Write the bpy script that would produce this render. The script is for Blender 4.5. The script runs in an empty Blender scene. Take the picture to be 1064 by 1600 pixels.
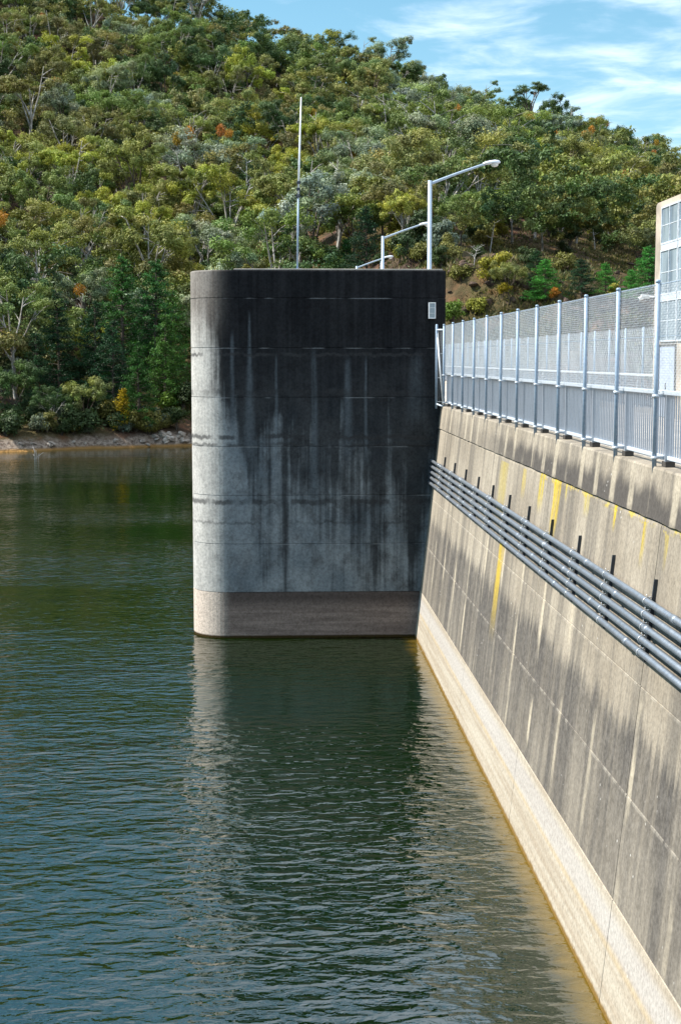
import bpy, bmesh, math, random
import numpy as np
from mathutils import Vector, Matrix
R = math.radians
rng = np.random.default_rng(7)
random.seed(7)
scene = bpy.context.scene
COL = scene.collection

# ------------------------------------------------------------------ camera
CAM_Z = 10.07
FPX, YAW, PITCH = 2303.0, R(2.488), R(5.94)
cd = bpy.data.cameras.new('camera'); cam = bpy.data.objects.new('camera', cd); COL.objects.link(cam)
cd.sensor_fit = 'HORIZONTAL'; cd.sensor_width = 24.0; cd.lens = 24.0 * FPX / 1064.0
cd.clip_start = 0.1; cd.clip_end = 5000
cam.location = (0, 0, CAM_Z); cam.rotation_euler = (R(90) - PITCH, 0, -YAW)
scene.camera = cam

# ------------------------------------------------------------------ sky, sun, exposure
SUN_EL, SUN_AZ = R(49), R(5)              # azimuth: measured from -X towards +Y
sdir = Vector((-math.cos(SUN_AZ) * math.cos(SUN_EL), math.sin(SUN_AZ) * math.cos(SUN_EL), math.sin(SUN_EL)))
world = bpy.data.worlds.new('World'); scene.world = world; world.use_nodes = True
SKY_STRENGTH = 0.092
def build_world():
    nt = world.node_tree; N = nt.nodes; L = nt.links
    bg = N['Background']; bg.inputs['Strength'].default_value = SKY_STRENGTH
    sky = N.new('ShaderNodeTexSky'); sky.sky_type = 'NISHITA'; sky.sun_disc = False
    sky.sun_elevation = SUN_EL; sky.sun_rotation = math.atan2(sdir.x, sdir.y)
    sky.altitude = 300; sky.air_density = 1.0; sky.dust_density = 0.35; sky.ozone_density = 1.5
    tc = N.new('ShaderNodeTexCoord')
    sep = N.new('ShaderNodeSeparateXYZ'); L.new(tc.outputs['Generated'], sep.inputs[0])
    def math_(op, a, b=None):
        n = N.new('ShaderNodeMath'); n.operation = op
        for i, v in enumerate((a, b)):
            if v is None: continue
            if isinstance(v, (int, float)): n.inputs[i].default_value = v
            else: L.new(v, n.inputs[i])
        return n.outputs[0]
    zz = math_('MAXIMUM', math_('ADD', sep.outputs['Z'], 0.05), 0.02)
    u = math_('DIVIDE', sep.outputs['X'], zz); v = math_('DIVIDE', sep.outputs['Y'], zz)
    cmb = N.new('ShaderNodeCombineXYZ'); L.new(u, cmb.inputs[0]); L.new(v, cmb.inputs[1])
    mp = N.new('ShaderNodeMapping'); mp.inputs['Scale'].default_value = (1.15, 1.15, 1); mp.inputs['Rotation'].default_value = (0, 0, R(14)); mp.inputs['Location'].default_value = (0.6, 3.3, 0)
    L.new(cmb.outputs[0], mp.inputs[0])
    n1 = N.new('ShaderNodeTexNoise'); n1.inputs['Scale'].default_value = 2.3; n1.inputs['Detail'].default_value = 8; n1.inputs['Roughness'].default_value = 0.58; n1.inputs['Distortion'].default_value = 0.3
    L.new(mp.outputs[0], n1.inputs[0])
    n2 = N.new('ShaderNodeTexNoise'); n2.inputs['Scale'].default_value = 0.42; n2.inputs['Detail'].default_value = 2
    L.new(mp.outputs[0], n2.inputs[0])
    s = math_('ADD', n1.outputs[0], math_('ADD', math_('MULTIPLY', n2.outputs[0], 0.3), 0.1))
    # more cloud towards the right-hand part of the sky (world +X)
    s = math_('ADD', s, math_('MULTIPLY', sep.outputs['X'], 0.62)); s = math_('ADD', s, math_('MULTIPLY', math_('MAXIMUM', math_('SUBTRACT', sep.outputs['Z'], 0.27), 0.0), 0.8))  # second term: thin high cloud, out of view, added to brighten the lake's reflection
    ramp = N.new('ShaderNodeMapRange'); ramp.interpolation_type = 'SMOOTHSTEP'
    ramp.inputs['From Min'].default_value = 0.76; ramp.inputs['From Max'].default_value = 1.12; ramp.inputs['To Max'].default_value = 0.9
    L.new(s, ramp.inputs[0])
    hs = N.new('ShaderNodeHueSaturation'); hs.inputs['Saturation'].default_value = 1.15; hs.inputs['Hue'].default_value = 0.475
    hs.inputs['Value'].default_value = 1.12
    L.new(sky.outputs[0], hs.inputs['Color'])
    mx = N.new('ShaderNodeMix'); mx.data_type = 'RGBA'
    L.new(ramp.outputs[0], mx.inputs['Factor']); L.new(hs.outputs[0], mx.inputs['A'])
    mx.inputs['B'].default_value = (7.6, 8.7, 10.2, 1)
    L.new(mx.outputs['Result'], bg.inputs['Color'])
build_world()
sl = bpy.data.lights.new('sun', 'SUN'); sl.energy = 5.0; sl.angle = R(0.53); sl.color = (1.0, 0.945, 0.86)
sun = bpy.data.objects.new('sun', sl); COL.objects.link(sun)
sun.rotation_euler = (-sdir).to_track_quat('-Z', 'Y').to_euler()
sun.location = sdir * 200
scene.view_settings.view_transform = 'Standard'; scene.view_settings.look = 'None'
scene.view_settings.exposure = 0.8; scene.view_settings.gamma = 1.0
scene.view_settings.use_curve_mapping = False
scene.cycles.max_bounces = 6; scene.cycles.diffuse_bounces = 1; scene.cycles.glossy_bounces = 3
scene.cycles.transmission_bounces = 3; scene.cycles.transparent_max_bounces = 8
scene.cycles.caustics_reflective = False; scene.cycles.caustics_refractive = False

# ------------------------------------------------------------------ projection helpers (to place things where they stand)
def ray(px, py):
    a = (px - 532) / FPX; b = (800 - py) / FPX
    y = math.cos(PITCH) + b * math.sin(PITCH); z = -math.sin(PITCH) + b * math.cos(PITCH); x = a
    return Vector((x * math.cos(YAW) + y * math.sin(YAW), -x * math.sin(YAW) + y * math.cos(YAW), z))
def at(px, py, Y):
    r = ray(px, py); return Vector((0, 0, CAM_Z)) + r * (Y / r.y)
def proj(X, Y, Z):
    Z = Z - CAM_Z
    x = X * math.cos(YAW) - Y * math.sin(YAW); y = X * math.sin(YAW) + Y * math.cos(YAW)
    d = y * math.cos(PITCH) - Z * math.sin(PITCH); u = y * math.sin(PITCH) + Z * math.cos(PITCH)
    return 532 + FPX * x / d, 800 - FPX * u / d

# ------------------------------------------------------------------ object helpers
def tag(o, label=None, cat=None, group=None, kind=None):
    if label: o['label'] = label
    if cat: o['category'] = cat
    if group: o['group'] = group
    if kind: o['kind'] = kind
    return o
def empty(name, loc, label, cat, group=None, rz=0.0):
    o = bpy.data.objects.new(name, None); COL.objects.link(o); o.location = loc; o.rotation_euler = (0, 0, rz)
    o.empty_display_size = 0.3
    return tag(o, label, cat, group)
def link(name, me, parent=None, world_geo=True):
    o = bpy.data.objects.new(name, me); COL.objects.link(o)
    if parent is not None:
        o.parent = parent
        if world_geo:
            # geometry is written in world metres: undo the parents' offset
            off = Vector((0, 0, 0)); p = parent
            while p is not None: off += p.location; p = p.parent
            o.location = -off
    return o
def copy_tree(o, parent=None):
    c = o.copy(); COL.objects.link(c); c.parent = parent
    for ch in o.children: copy_tree(ch, c)
    return c
class MB:
    """collects boxes, tubes and prisms into one mesh"""
    def __init__(s): s.v = []; s.f = []; s.sm = []
    def add(s, vs, fs, smooth=False):
        b = len(s.v); s.v += [tuple(v) for v in vs]
        for f in fs: s.f.append(tuple(i + b for i in f)); s.sm.append(smooth)
    def box(s, x0, x1, y0, y1, z0, z1, bev=0.0):
        if bev <= 0:
            vs = [(x, y, z) for z in (z0, z1) for y in (y0, y1) for x in (x0, x1)]
            s.add(vs, [(0, 2, 3, 1), (4, 5, 7, 6), (0, 1, 5, 4), (2, 6, 7, 3), (0, 4, 6, 2), (1, 3, 7, 5)])
        else:
            bm = bmesh.new(); bmesh.ops.create_cube(bm, size=1)
            bmesh.ops.scale(bm, vec=(x1 - x0, y1 - y0, z1 - z0), verts=bm.verts)
            bmesh.ops.translate(bm, vec=((x0 + x1) / 2, (y0 + y1) / 2, (z0 + z1) / 2), verts=bm.verts)
            bmesh.ops.bevel(bm, geom=bm.edges[:], offset=bev, segments=2, affect='EDGES', profile=0.5)
            bm.verts.index_update()
            s.add([v.co[:] for v in bm.verts], [[v.index for v in f.verts] for f in bm.faces]); bm.free()
    def tube(s, pts, rads, n=8, cap=True, smooth=True):
        pts = [Vector(p) for p in pts]
        if not hasattr(rads, '__len__'): rads = [rads] * len(pts)
        vs = []; fs = []
        up = None
        for i, p in enumerate(pts):
            d = (pts[min(i + 1, len(pts) - 1)] - pts[max(i - 1, 0)]).normalized()
            if up is None:
                up = Vector((0, 0, 1)) if abs(d.z) < 0.9 else Vector((1, 0, 0))
            a = d.cross(up).normalized(); b = a.cross(d).normalized(); up = b
            for k in range(n):
                t = 2 * math.pi * k / n
                vs.append(p + (a * math.cos(t) + b * math.sin(t)) * rads[i])
        for i in range(len(pts) - 1):
            for k in range(n):
                fs.append((i * n + k, i * n + (k + 1) % n, (i + 1) * n + (k + 1) % n, (i + 1) * n + k))
        s.add(vs, fs, smooth)
        if cap:
            b = len(s.v) - len(vs)
            s.f.append(tuple(b + k for k in reversed(range(n)))); s.sm.append(False)
            s.f.append(tuple(b + (len(pts) - 1) * n + k for k in range(n))); s.sm.append(False)
    def mesh(s, name, mat):
        me = bpy.data.meshes.new(name); me.from_pydata(s.v, [], s.f)
        me.polygons.foreach_set('use_smooth', s.sm); me.materials.append(mat); me.update()
        return me
    def build(s, name, mat, parent=None, world_geo=True):
        o = link(name, s.mesh(name, mat), parent, world_geo)
        bm = bmesh.new(); bm.from_mesh(o.data); bmesh.ops.recalc_face_normals(bm, faces=bm.faces); bm.to_mesh(o.data); bm.free()
        return o
def np_mesh(name, verts, faces, mat, smooth=False):
    """verts (n,3), faces (m,k) numpy"""
    me = bpy.data.meshes.new(name); n = len(verts); m, k = faces.shape
    me.vertices.add(n); me.vertices.foreach_set('co', np.asarray(verts, np.float32).ravel())
    me.loops.add(m * k); me.loops.foreach_set('vertex_index', np.asarray(faces, np.int32).ravel())
    me.polygons.add(m); me.polygons.foreach_set('loop_start', np.arange(0, m * k, k, dtype=np.int32))
    if smooth: me.polygons.foreach_set('use_smooth', np.ones(m, bool))
    me.update(calc_edges=True); me.validate()
    if mat is not None: me.materials.append(mat)
    return me

# ------------------------------------------------------------------ node helpers
class NB:
    def __init__(s, name):
        s.m = bpy.data.materials.new(name); s.m.use_nodes = True
        s.t = s.m.node_tree; s.N = s.t.nodes; s.L = s.t.links
        s.b = s.N['Principled BSDF']; s.out = s.N['Material Output']
    def pos(s):
        if not hasattr(s, '_pos'):
            g = s.N.new('ShaderNodeNewGeometry'); s._pos = g.outputs['Position']
            sp = s.N.new('ShaderNodeSeparateXYZ'); s.L.new(s._pos, sp.inputs[0]); s.x, s.y, s.z = sp.outputs
        return s._pos
    def obj(s):
        t = s.N.new('ShaderNodeTexCoord'); return t.outputs['Object']
    def set(s, sock, v):
        if v is None: return
        if isinstance(v, bpy.types.NodeSocket): s.L.new(v, sock)
        elif isinstance(v, tuple) and len(v) == 3 and sock.type == 'RGBA': sock.default_value = (*v, 1)
        else: sock.default_value = v
    def ma(s, op, a, b=None, c=None, clamp=False):
        n = s.N.new('ShaderNodeMath'); n.operation = op; n.use_clamp = clamp
        for i, v in enumerate((a, b, c)):
            if v is not None: s.set(n.inputs[i], v)
        return n.outputs[0]
    def mul(s, a, b): return s.ma('MULTIPLY', a, b)
    def addm(s, a, b): return s.ma('ADD', a, b)
    def sub(s, a, b): return s.ma('SUBTRACT', a, b)
    def vmul(s, v, vec, off=(0, 0, 0), rot=(0, 0, 0)):
        n = s.N.new('ShaderNodeMapping'); s.L.new(v, n.inputs[0]); n.inputs['Scale'].default_value = vec
        n.inputs['Location'].default_value = off; n.inputs['Rotation'].default_value = rot
        return n.outputs[0]
    def noise(s, vec, scale=1.0, detail=4, rough=0.55, dist=0.0):
        n = s.N.new('ShaderNodeTexNoise'); s.L.new(vec, n.inputs['Vector'])
        n.inputs['Scale'].default_value = scale; n.inputs['Detail'].default_value = detail
        n.inputs['Roughness'].default_value = rough; n.inputs['Distortion'].default_value = dist
        return n.outputs[0]
    def voro(s, vec, scale=1.0, feature='F1'):
        n = s.N.new('ShaderNodeTexVoronoi'); n.feature = feature; s.L.new(vec, n.inputs['Vector']); n.inputs['Scale'].default_value = scale
        return n.outputs[0]
    def ramp(s, v, a, b, lo=0.0, hi=1.0, smooth=True):
        n = s.N.new('ShaderNodeMapRange'); n.interpolation_type = 'SMOOTHSTEP' if smooth else 'LINEAR'
        s.set(n.inputs[0], v); n.inputs[1].default_value = a; n.inputs[2].default_value = b
        n.inputs[3].default_value = lo; n.inputs[4].default_value = hi
        return n.outputs[0]
    def mix(s, f, a, b, mode='MIX'):
        n = s.N.new('ShaderNodeMix'); n.data_type = 'RGBA'; n.blend_type = mode; n.clamp_factor = True
        s.set(n.inputs['Factor'], f); s.set(n.inputs['A'], a); s.set(n.inputs['B'], b)
        return n.outputs['Result']
    def window(s, v, lo, hi, soft):
        """1 inside lo..hi"""
        return s.mul(s.ramp(v, lo - soft, lo + soft), s.ramp(v, hi - soft, hi + soft, 1, 0))
    def bump(s, h, strength=0.5, dist=0.02, normal=None):
        n = s.N.new('ShaderNodeBump'); n.inputs['Strength'].default_value = strength; n.inputs['Distance'].default_value = dist
        s.L.new(h, n.inputs['Height'])
        if normal is not None: s.L.new(normal, n.inputs['Normal'])
        return n.outputs[0]
    def fin(s, color=None, rough=0.8, metal=0.0, normal=None, spec=None):
        s.set(s.b.inputs['Base Color'], color); s.set(s.b.inputs['Roughness'], rough); s.set(s.b.inputs['Metallic'], metal)
        if normal is not None: s.L.new(normal, s.b.inputs['Normal'])
        if spec is not None: s.b.inputs['Specular IOR Level'].default_value = spec
        return s.m

JOINTS = [1.68 + 1.757 * k for k in range(7)]        # pour lines of the tower
DJ = [1.70, 3.38, 5.08]                              # pour lines of the dam face
PAR_Z0, PAR_Z1 = 7.585, 8.392                        # parapet
BRACKET_Y = [21.75 + 2.78 * k for k in range(-3, 12)]

def mat_dam():
    b = NB('dam_concrete'); p = b.pos(); y, z = b.y, b.z
    big = b.noise(b.vmul(p, (1, 0.35, 0.5)), 1.0, 5)
    fine = b.noise(p, 14.0, 5, 0.65)
    streak = b.noise(b.vmul(p, (0.3, 1.7, 0.13)), 1.0, 5, 0.6)
    streak2 = b.noise(b.vmul(p, (0.3, 5.0, 0.25), (5, 3, 1)), 1.0, 4, 0.6)
    base = b.mix(b.ramp(big, .3, .7), (.29, .25, .195), (.42, .37, .295))
    base = b.mix(b.ramp(streak, .42, .66, 0, .85), base, (.165, .148, .126))
    base = b.mix(b.ramp(streak2, .48, .72, 0, .42), base, (.16, .145, .125))
    # dark wet stain below the pipes, wavy upper edge, ends at the lowest pour line
    wob = b.noise(b.vmul(p, (0, .62, 0), (0, 2.2, 0)), 1.0, 3, .55)
    wob2 = b.noise(b.vmul(p, (0, 2.6, .2)), 1.0, 3, .6)
    top = b.addm(b.addm(b.mul(b.sub(wob, .5), .8), b.addm(b.mul(b.sub(wob2, .5), .3), b.mul(b.sub(streak2, .5), 1.1))), 4.5)
    dz = b.sub(top, z)                                # >0 below the edge
    st = b.mul(b.ramp(dz, -.1, .36), b.ramp(dz, 0.2, 3.0, 1.0, .72))
    st = b.mul(st, b.ramp(z, 1.69, 1.71)); st = b.mul(st, b.ramp(streak2, .3, .55, .68, 1.0))
    st = b.mul(st, b.ramp(streak, .25, .62, .72, 1.0))
    st = b.mul(st, b.ramp(y, 46, 56, 1, .7))
    base = b.mix(b.mul(st, .9), base, b.mix(b.ramp(b.noise(p, 5.0, 5, .75), .38, .62), (.060, .056, .054), (.125, .115, .106)))
    # parapet stain
    pt = b.addm(b.mul(b.sub(b.noise(b.vmul(p, (0, 1.3, .1), (0, 9, 0)), 1.0, 4, .6), .5), .8), 8.1)
    ps = b.mul(b.ramp(b.sub(pt, z), -.1, .24), b.ramp(z, 7.58, 7.59))
    ps = b.mul(ps, b.ramp(y, 34, 43, 1, .25))
    base = b.mix(b.mul(ps, .95), base, (.085, .077, .071))
    # pale runs below each bracket and on the parapet under each post
    per = 2.78
    wv = b.mul(b.sub(b.noise(b.vmul(p, (0, .25, .8)), 1.0, 2), .5), .14)
    ph = b.ma('ABSOLUTE', b.sub(b.ma('FRACT', b.ma('DIVIDE', b.addm(b.addm(y, wv), per / 2 - 21.75 + 10 * per), per)), .5))
    run = b.mul(b.ramp(ph, .02, .055, 1, 0), b.window(z, 1.9, 5.7, .5))
    run = b.mul(run, b.ramp(b.noise(b.vmul(p, (0, .6, .5), (0, 4, 0)), 1.0, 3), .40, .62))
    base = b.mix(b.mul(run, .85), base, (.56, .49, .37))
    ph2 = b.ma('ABSOLUTE', b.sub(b.ma('FRACT', b.ma('DIVIDE', b.addm(b.addm(y, wv), 1.33 / 2 - 22.6 + 13.3), 1.33)), .5))
    run2 = b.mul(b.ramp(ph2, .08, .17, 1, 0), b.window(z, 7.6, 8.36, .1))
    run2 = b.mul(run2, b.ramp(b.noise(b.vmul(p, (0, .9, .2), (0, 7, 0)), 1.0, 2), .4, .55))
    base = b.mix(b.mul(run2, .7), base, (.5, .44, .34))
    # washed pale band at the water
    low = b.ramp(z, 1.69, 1.71, 1, 0)
    hst = b.noise(b.vmul(p, (.2, .12, 5.0)), 1.0, 4, .6)
    lowc = b.mix(b.ramp(hst, .35, .65), (.38, .32, .245), (.48, .43, .35))
    lowc = b.mix(b.window(b.addm(z, b.mul(hst, .12)), .98, 1.08, .05), lowc, (.47, .375, .24))
    lowc = b.mix(b.mul(b.window(b.addm(z, b.mul(hst, .2)), 1.1, 1.62, .12), .55), lowc, (.47, .455, .45))
    lowc = b.mix(b.mul(b.ramp(b.noise(p, 22, 3, .7), .52, .66), .12), lowc, (.4, .32, .23))
    lowc = b.mix(b.ramp(b.addm(z, b.mul(b.noise(p, 3.0, 3), .1)), .1, .19, 1, 0), lowc, (.2, .12, .03))
    base = b.mix(low, base, lowc)
    # mineral (yellow) runs
    for (yc, w, zt, zl, s, colr) in [(30.2, .34, 7.56, 1.5, 1.0, (.56, .40, .015)), (31.9, .28, 7.56, .95, .9, (.48, .37, .03)), (34.2, .22, 7.5, .8, .6, (.5, .38, .05)), (37.2, .6, 7.45, 1.8, .6, (.44, .35, .07)),
                                 (25.0, .10, 7.56, .5, .9, (.58, .43, .02)), (22.9, .12, 7.5, .8, .8, (.52, .39, .04)), (21.6, .09, 7.45, .6, .6, (.5, .38, .05)), (27.3, .2, 7.56, .5, .6, (.5, .4, .05)),
                                 (36.2, .38, 5.6, 2.7, 1.0, (.50, .36, .05)), (29.2, .1, 7.56, .4, .7, (.5, .4, .05))]:
        wy = b.mul(b.sub(b.noise(b.vmul(p, (0, .8, .9), (0, yc, 0)), 1.0, 3), .5), .45)
        my = b.ramp(b.ma('ABSOLUTE', b.sub(b.addm(y, wy), yc)), w * .55, w * 1.3, 1, 0)
        mz = b.mul(b.ramp(z, zt - zl, zt - zl * .35), b.ramp(z, zt, zt + .02, 1, 0))
        br = b.ramp(b.noise(b.vmul(p, (0, 6, .5)), 1.0, 5, .7), .30, .55)
        base = b.mix(b.mul(b.mul(b.mul(my, mz), br), s), base, colr)
    crest = b.mul(b.window(z, 7.47, 7.585, .03), b.mul(b.ramp(b.noise(b.vmul(p, (0, 2.2, 4)), 1.0, 4, .7), .5, .6), b.ramp(y, 33, 31)))
    base = b.mix(b.mul(crest, .8), base, (.52, .40, .07))
    # lime flecks
    fl = b.mul(b.ramp(b.voro(p, 4.6), .07, .13, 1, 0), b.ramp(b.noise(p, 1.3, 2), .56, .66))
    base = b.mix(b.mul(fl, .75), base, (.72, .7, .66))
    # pour-line lime
    for zj in DJ[1:]:
        jl = b.mul(b.window(z, zj - .05, zj + .008, .014), b.ramp(b.noise(b.vmul(p, (0, 3, 1)), 1.0, 3), .42, .6))
        base = b.mix(b.mul(jl, .3), base, (.5, .46, .39))
    base = b.mix(b.ramp(fine, .35, .7, .0, .35), base, (.1, .09, .08), 'MULTIPLY')
    n = b.bump(b.addm(b.mul(fine, .7), b.mul(streak2, .5)), .5, .012)
    return b.fin(base, .9, normal=n, spec=.2)

def mat_tower():
    b = NB('tower_concrete'); p = b.pos(); x, y, z = b.x, b.y, b.z
    # arc-length coordinate so that the marks wrap round the corner
    u = b.addm(x, b.mul(y, -.6))
    cv = b.N.new('ShaderNodeCombineXYZ'); b.L.new(u, cv.inputs[0]); b.L.new(z, cv.inputs[2]); q = cv.outputs[0]
    fine = b.noise(p, 12.0, 5, .65); big = b.noise(q, .6, 5)
    base = b.mix(b.ramp(big, .3, .7), (.17, .20, .225), (.31, .335, .35))
    mott = b.noise(b.vmul(q, (1.6, 1, 1.3)), 1.0, 6, .7)
    base = b.mix(b.ramp(mott, .46, .7, 0, .8), base, (.13, .135, .14))
    s1 = b.noise(b.vmul(q, (1.5, 1, .05), (1.7, 0, 0)), 1.0, 3, .5)
    s2 = b.noise(b.vmul(q, (5.6, 1, .2), (3, 0, 0)), 1.0, 4, .6)
    mid = b.noise(b.vmul(q, (.9, 1, .55), (8, 0, 2)), 1.0, 4, .6)
    s = b.addm(b.addm(b.mul(s1, .42), b.mul(s2, .30)), b.mul(mid, .28))
    # black biofilm creeping down from the top: full near the crown, runs below
    bias = b.N.new('ShaderNodeValToRGB'); cr = bias.color_ramp; cr.interpolation = 'LINEAR'
    pts = [(0.0, .14), (.12, .15), (.24, .26), (.38, .40), (.52, .53), (.66, .76), (.79, .98), (.86, 1.1)]
    cr.elements[0].position = pts[0][0]; cr.elements[0].color = (pts[0][1],) * 3 + (1,)
    cr.elements[1].position = pts[-1][0]; cr.elements[1].color = (1, 1, 1, 1)
    for a, v in pts[1:-1]:
        e = cr.elements.new(a); e.color = (v, v, v, 1)
    b.L.new(b.ma('DIVIDE', b.addm(z, b.mul(b.sub(mott, .5), 1.2)), 13.2), bias.inputs[0])
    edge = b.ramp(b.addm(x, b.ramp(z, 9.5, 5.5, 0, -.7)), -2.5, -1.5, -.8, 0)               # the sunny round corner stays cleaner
    right = b.ramp(x, 1.8, 4.6, 0, .15)
    d = b.addm(b.addm(b.addm(b.mul(b.sub(s, .5), 2.7), bias.outputs[0]), edge), right)
    base = b.mix(b.ramp(x, -1.6, -2.3), base, b.mix(b.ramp(mott, .35, .7), (.58, .565, .53), (.40, .39, .37)))  # cleaner round corner, painted paler still to strengthen its sunlit look
    stain = b.mul(b.ramp(d, .16, .62), b.ramp(z, 6, 11.5, .86, 1.0))
    base = b.mix(b.mul(stain, .95), base, b.mix(b.ramp(s2, .3, .7), (.0045, .004, .0048), (.016, .015, .017)))
    # a few definite pale runs
    for (xc, w, zt, zb) in [(-.95, .11, 11.9, 6.9), (.0, .05, 10.4, 6.8), (1.35, .10, 10.6, 5.6), (2.55, .12, 10.3, 6.9), (3.2, .05, 10.3, 6.9), (-1.55, .07, 11.2, 7.2), (5.0, .22, 10.5, 8.2)]:
        wx = b.mul(b.sub(b.noise(b.vmul(q, (1, 1, .5), (xc, 0, xc)), 1.0, 2), .5), .12)
        wd = b.ramp(z, zt, zb, .25 if xc == -.95 else .7, 1.5 if xc == -.95 else 1.15)
        m = b.ramp(b.ma('ABSOLUTE', b.sub(b.addm(x, wx), xc)), b.mul(wd, w * .4), b.mul(wd, w * 1.5), 1, 0) if False else None
        dd = b.ma('DIVIDE', b.ma('ABSOLUTE', b.sub(b.addm(x, wx), xc)), b.mul(wd, w))
        m = b.mul(b.ramp(dd, .1, 1.9, 1, 0), b.mul(b.ramp(z, zt - .6, zt, 1, 0), b.ramp(z, zb - .8, zb)))
        m = b.mul(m, b.ramp(s2, .25, .55, .25, 1.0))
        base = b.mix(b.mul(m, .42 if xc < 4 else .25), base, (.165, .195, .22))
    # tide lines: ragged dark lines just below some pours
    rg = b.mul(b.sub(b.noise(b.vmul(q, (1.8, 1, .2)), 1.0, 5, .7), .5), .5)
    for zt, w, k in [(7.28, .07, .75), (7.0, .05, .6), (10.22, .05, .7), (4.95, .08, .7), (8.86, .10, .5), (4.2, .04, .4)]:
        m = b.mul(b.ramp(b.ma('ABSOLUTE', b.sub(b.addm(z, rg), zt)), w * .5, w * 1.6, 1, 0), b.ramp(b.noise(b.vmul(q, (.9, 1, .2), (zt, 0, 0)), 1.0, 3), .38, .52))
        base = b.mix(b.mul(m, k), base, (.05, .05, .052))
    # pale lime lip at some pours
    for zj in JOINTS[1:]:
        m = b.mul(b.window(z, zj - .035, zj + .008, .012), b.ramp(b.noise(b.vmul(q, (.8, 1, .2), (zj * 3, 0, 0)), 1.0, 3), .45, .6))
        base = b.mix(b.mul(m, .35), base, (.4, .41, .42))
    # formwork dots and bug holes
    hol = b.mul(b.ramp(b.voro(q, 2.1), .035, .06, 1, 0), b.ramp(z, 9.5, 8, 0, 1))
    base = b.mix(b.mul(hol, .7), base, (.03, .03, .03))
    # wet-and-dry brown zone by the water
    hs = b.noise(b.vmul(q, (.35, 1, 6)), 1.0, 4, .6)
    lowc = b.mix(b.ramp(hs, .35, .65), (.23, .175, .152), (.35, .27, .232))
    lowc = b.mix(b.mul(b.ramp(b.addm(z, b.mul(hs, .4)), 1.1, 1.75), .75), lowc, (.05, .042, .042))
    lowc = b.mix(b.ramp(x, -1.6, -2.3), lowc, (.66, .56, .475))  # corner of the band painted paler than the front, imitating sunlight on it
    lowc = b.mix(b.ramp(b.noise(p, 26, 3, .7), .5, .66, 0, .5), lowc, (.12, .09, .075))
    lowc = b.mix(b.ramp(b.addm(z, b.mul(fine, .08)), .1, .17, 1, 0), lowc, (.05, .035, .015))
    base = b.mix(b.ramp(z, 1.67, 1.69, 1, 0), base, lowc)
    # grey-brown cast of the topmost lifts on the sunny corner
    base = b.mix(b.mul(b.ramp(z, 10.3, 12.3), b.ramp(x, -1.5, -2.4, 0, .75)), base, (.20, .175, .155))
    base = b.mix(b.ramp(fine, .35, .7, 0, .35), base, (.1, .1, .1), 'MULTIPLY')
    n = b.bump(b.addm(fine, b.mul(s2, .6)), .5, .012)
    return b.fin(base, .9, normal=n, spec=.0)

def mat_simple(name, c, rough=.6, metal=0.0, var=.25, scale=6.0, spec=None, bump=0.0):
    b = NB(name); p = b.pos(); n = b.noise(p, scale, 5, .6)
    dark = tuple(v * (1 - var) for v in c); lite = tuple(min(1, v * (1 + var * .6)) for v in c)
    col = b.mix(b.ramp(n, .3, .7), dark, lite)
    nn = b.bump(n, bump, .02) if bump else None
    return b.fin(col, b.ramp(n, .3, .7, rough * .85, min(1, rough * 1.15)), metal, nn, spec)

def mat_galv(name, c=(.42, .50, .60), rough=.42, metal=.55):
    b = NB(name); p = b.pos(); n = b.voro(p, 18); m = b.noise(b.vmul(p, (9, 9, 1.5)), 1.0, 4, .6)
    col = b.mix(b.ramp(m, .35, .7, 0, .5), c, tuple(v * .72 for v in c))
    col = b.mix(b.mul(b.ramp(n, 0, .8), .15), col, (.7, .75, .8))
    return b.fin(col, b.ramp(m, .3, .7, rough, rough + .15), metal)

M = {}
def mats():
    M['dam'] = mat_dam(); M['tower'] = mat_tower()
    M['galv'] = mat_galv('galvanised_steel', (.25, .35, .47), .5, .2)
    M['wire'] = mat_galv('fence_wire', (.46, .52, .57), .5, .2)
    M['rail'] = mat_galv('pale_rail_steel', (.60, .66, .73), .45, .25)
    M['picket'] = mat_galv('picket_steel', (.46, .50, .56), .45, .2)
    M['pipe'] = mat_galv('conduit_steel', (.26, .295, .34), .36, .7)
    M['clip'] = mat_simple('clip_steel', (.68, .70, .72), .35, .5)
    M['bracket'] = mat_simple('bracket_dark_steel', (.035, .045, .06), .5, .2)
    M['lamp'] = mat_galv('lamp_steel', (.33, .42, .52), .45, .25)
    M['lamphead'] = mat_simple('lamp_housing', (.62, .66, .70), .4, .1)
    M['lens'] = mat_simple('lamp_lens', (.75, .73, .66), .25)
    M['white'] = mat_simple('white_paint', (.78, .79, .80), .45, 0, .12)
    M['dark'] = mat_simple('dark_block', (.05, .045, .04), .8)
    M['road'] = mat_simple('road_concrete', (.46, .41, .35), .9, 0, .3, 1.3, bump=.2)
    M['bconc'] = mat_simple('building_concrete', (.43, .37, .30), .9, 0, .3, 1.1, bump=.2)
    M['frame'] = mat_simple('window_frame_metal', (.66, .72, .78), .4, .1)
    b = NB('window_glass'); p = b.pos(); n = b.noise(b.vmul(p, (1, 1.2, .4)), 1.0, 3)
    M['glass'] = b.fin(b.mix(b.ramp(n, .35, .65), (.15, .20, .25), (.30, .37, .42)), .08, 0, spec=.6)
    M['door'] = mat_simple('door_paint', (.36, .42, .52), .5, 0, .15)
    M['antenna'] = mat_simple('antenna_fibreglass', (.72, .76, .80), .4, 0, .08)
mats()

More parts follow.
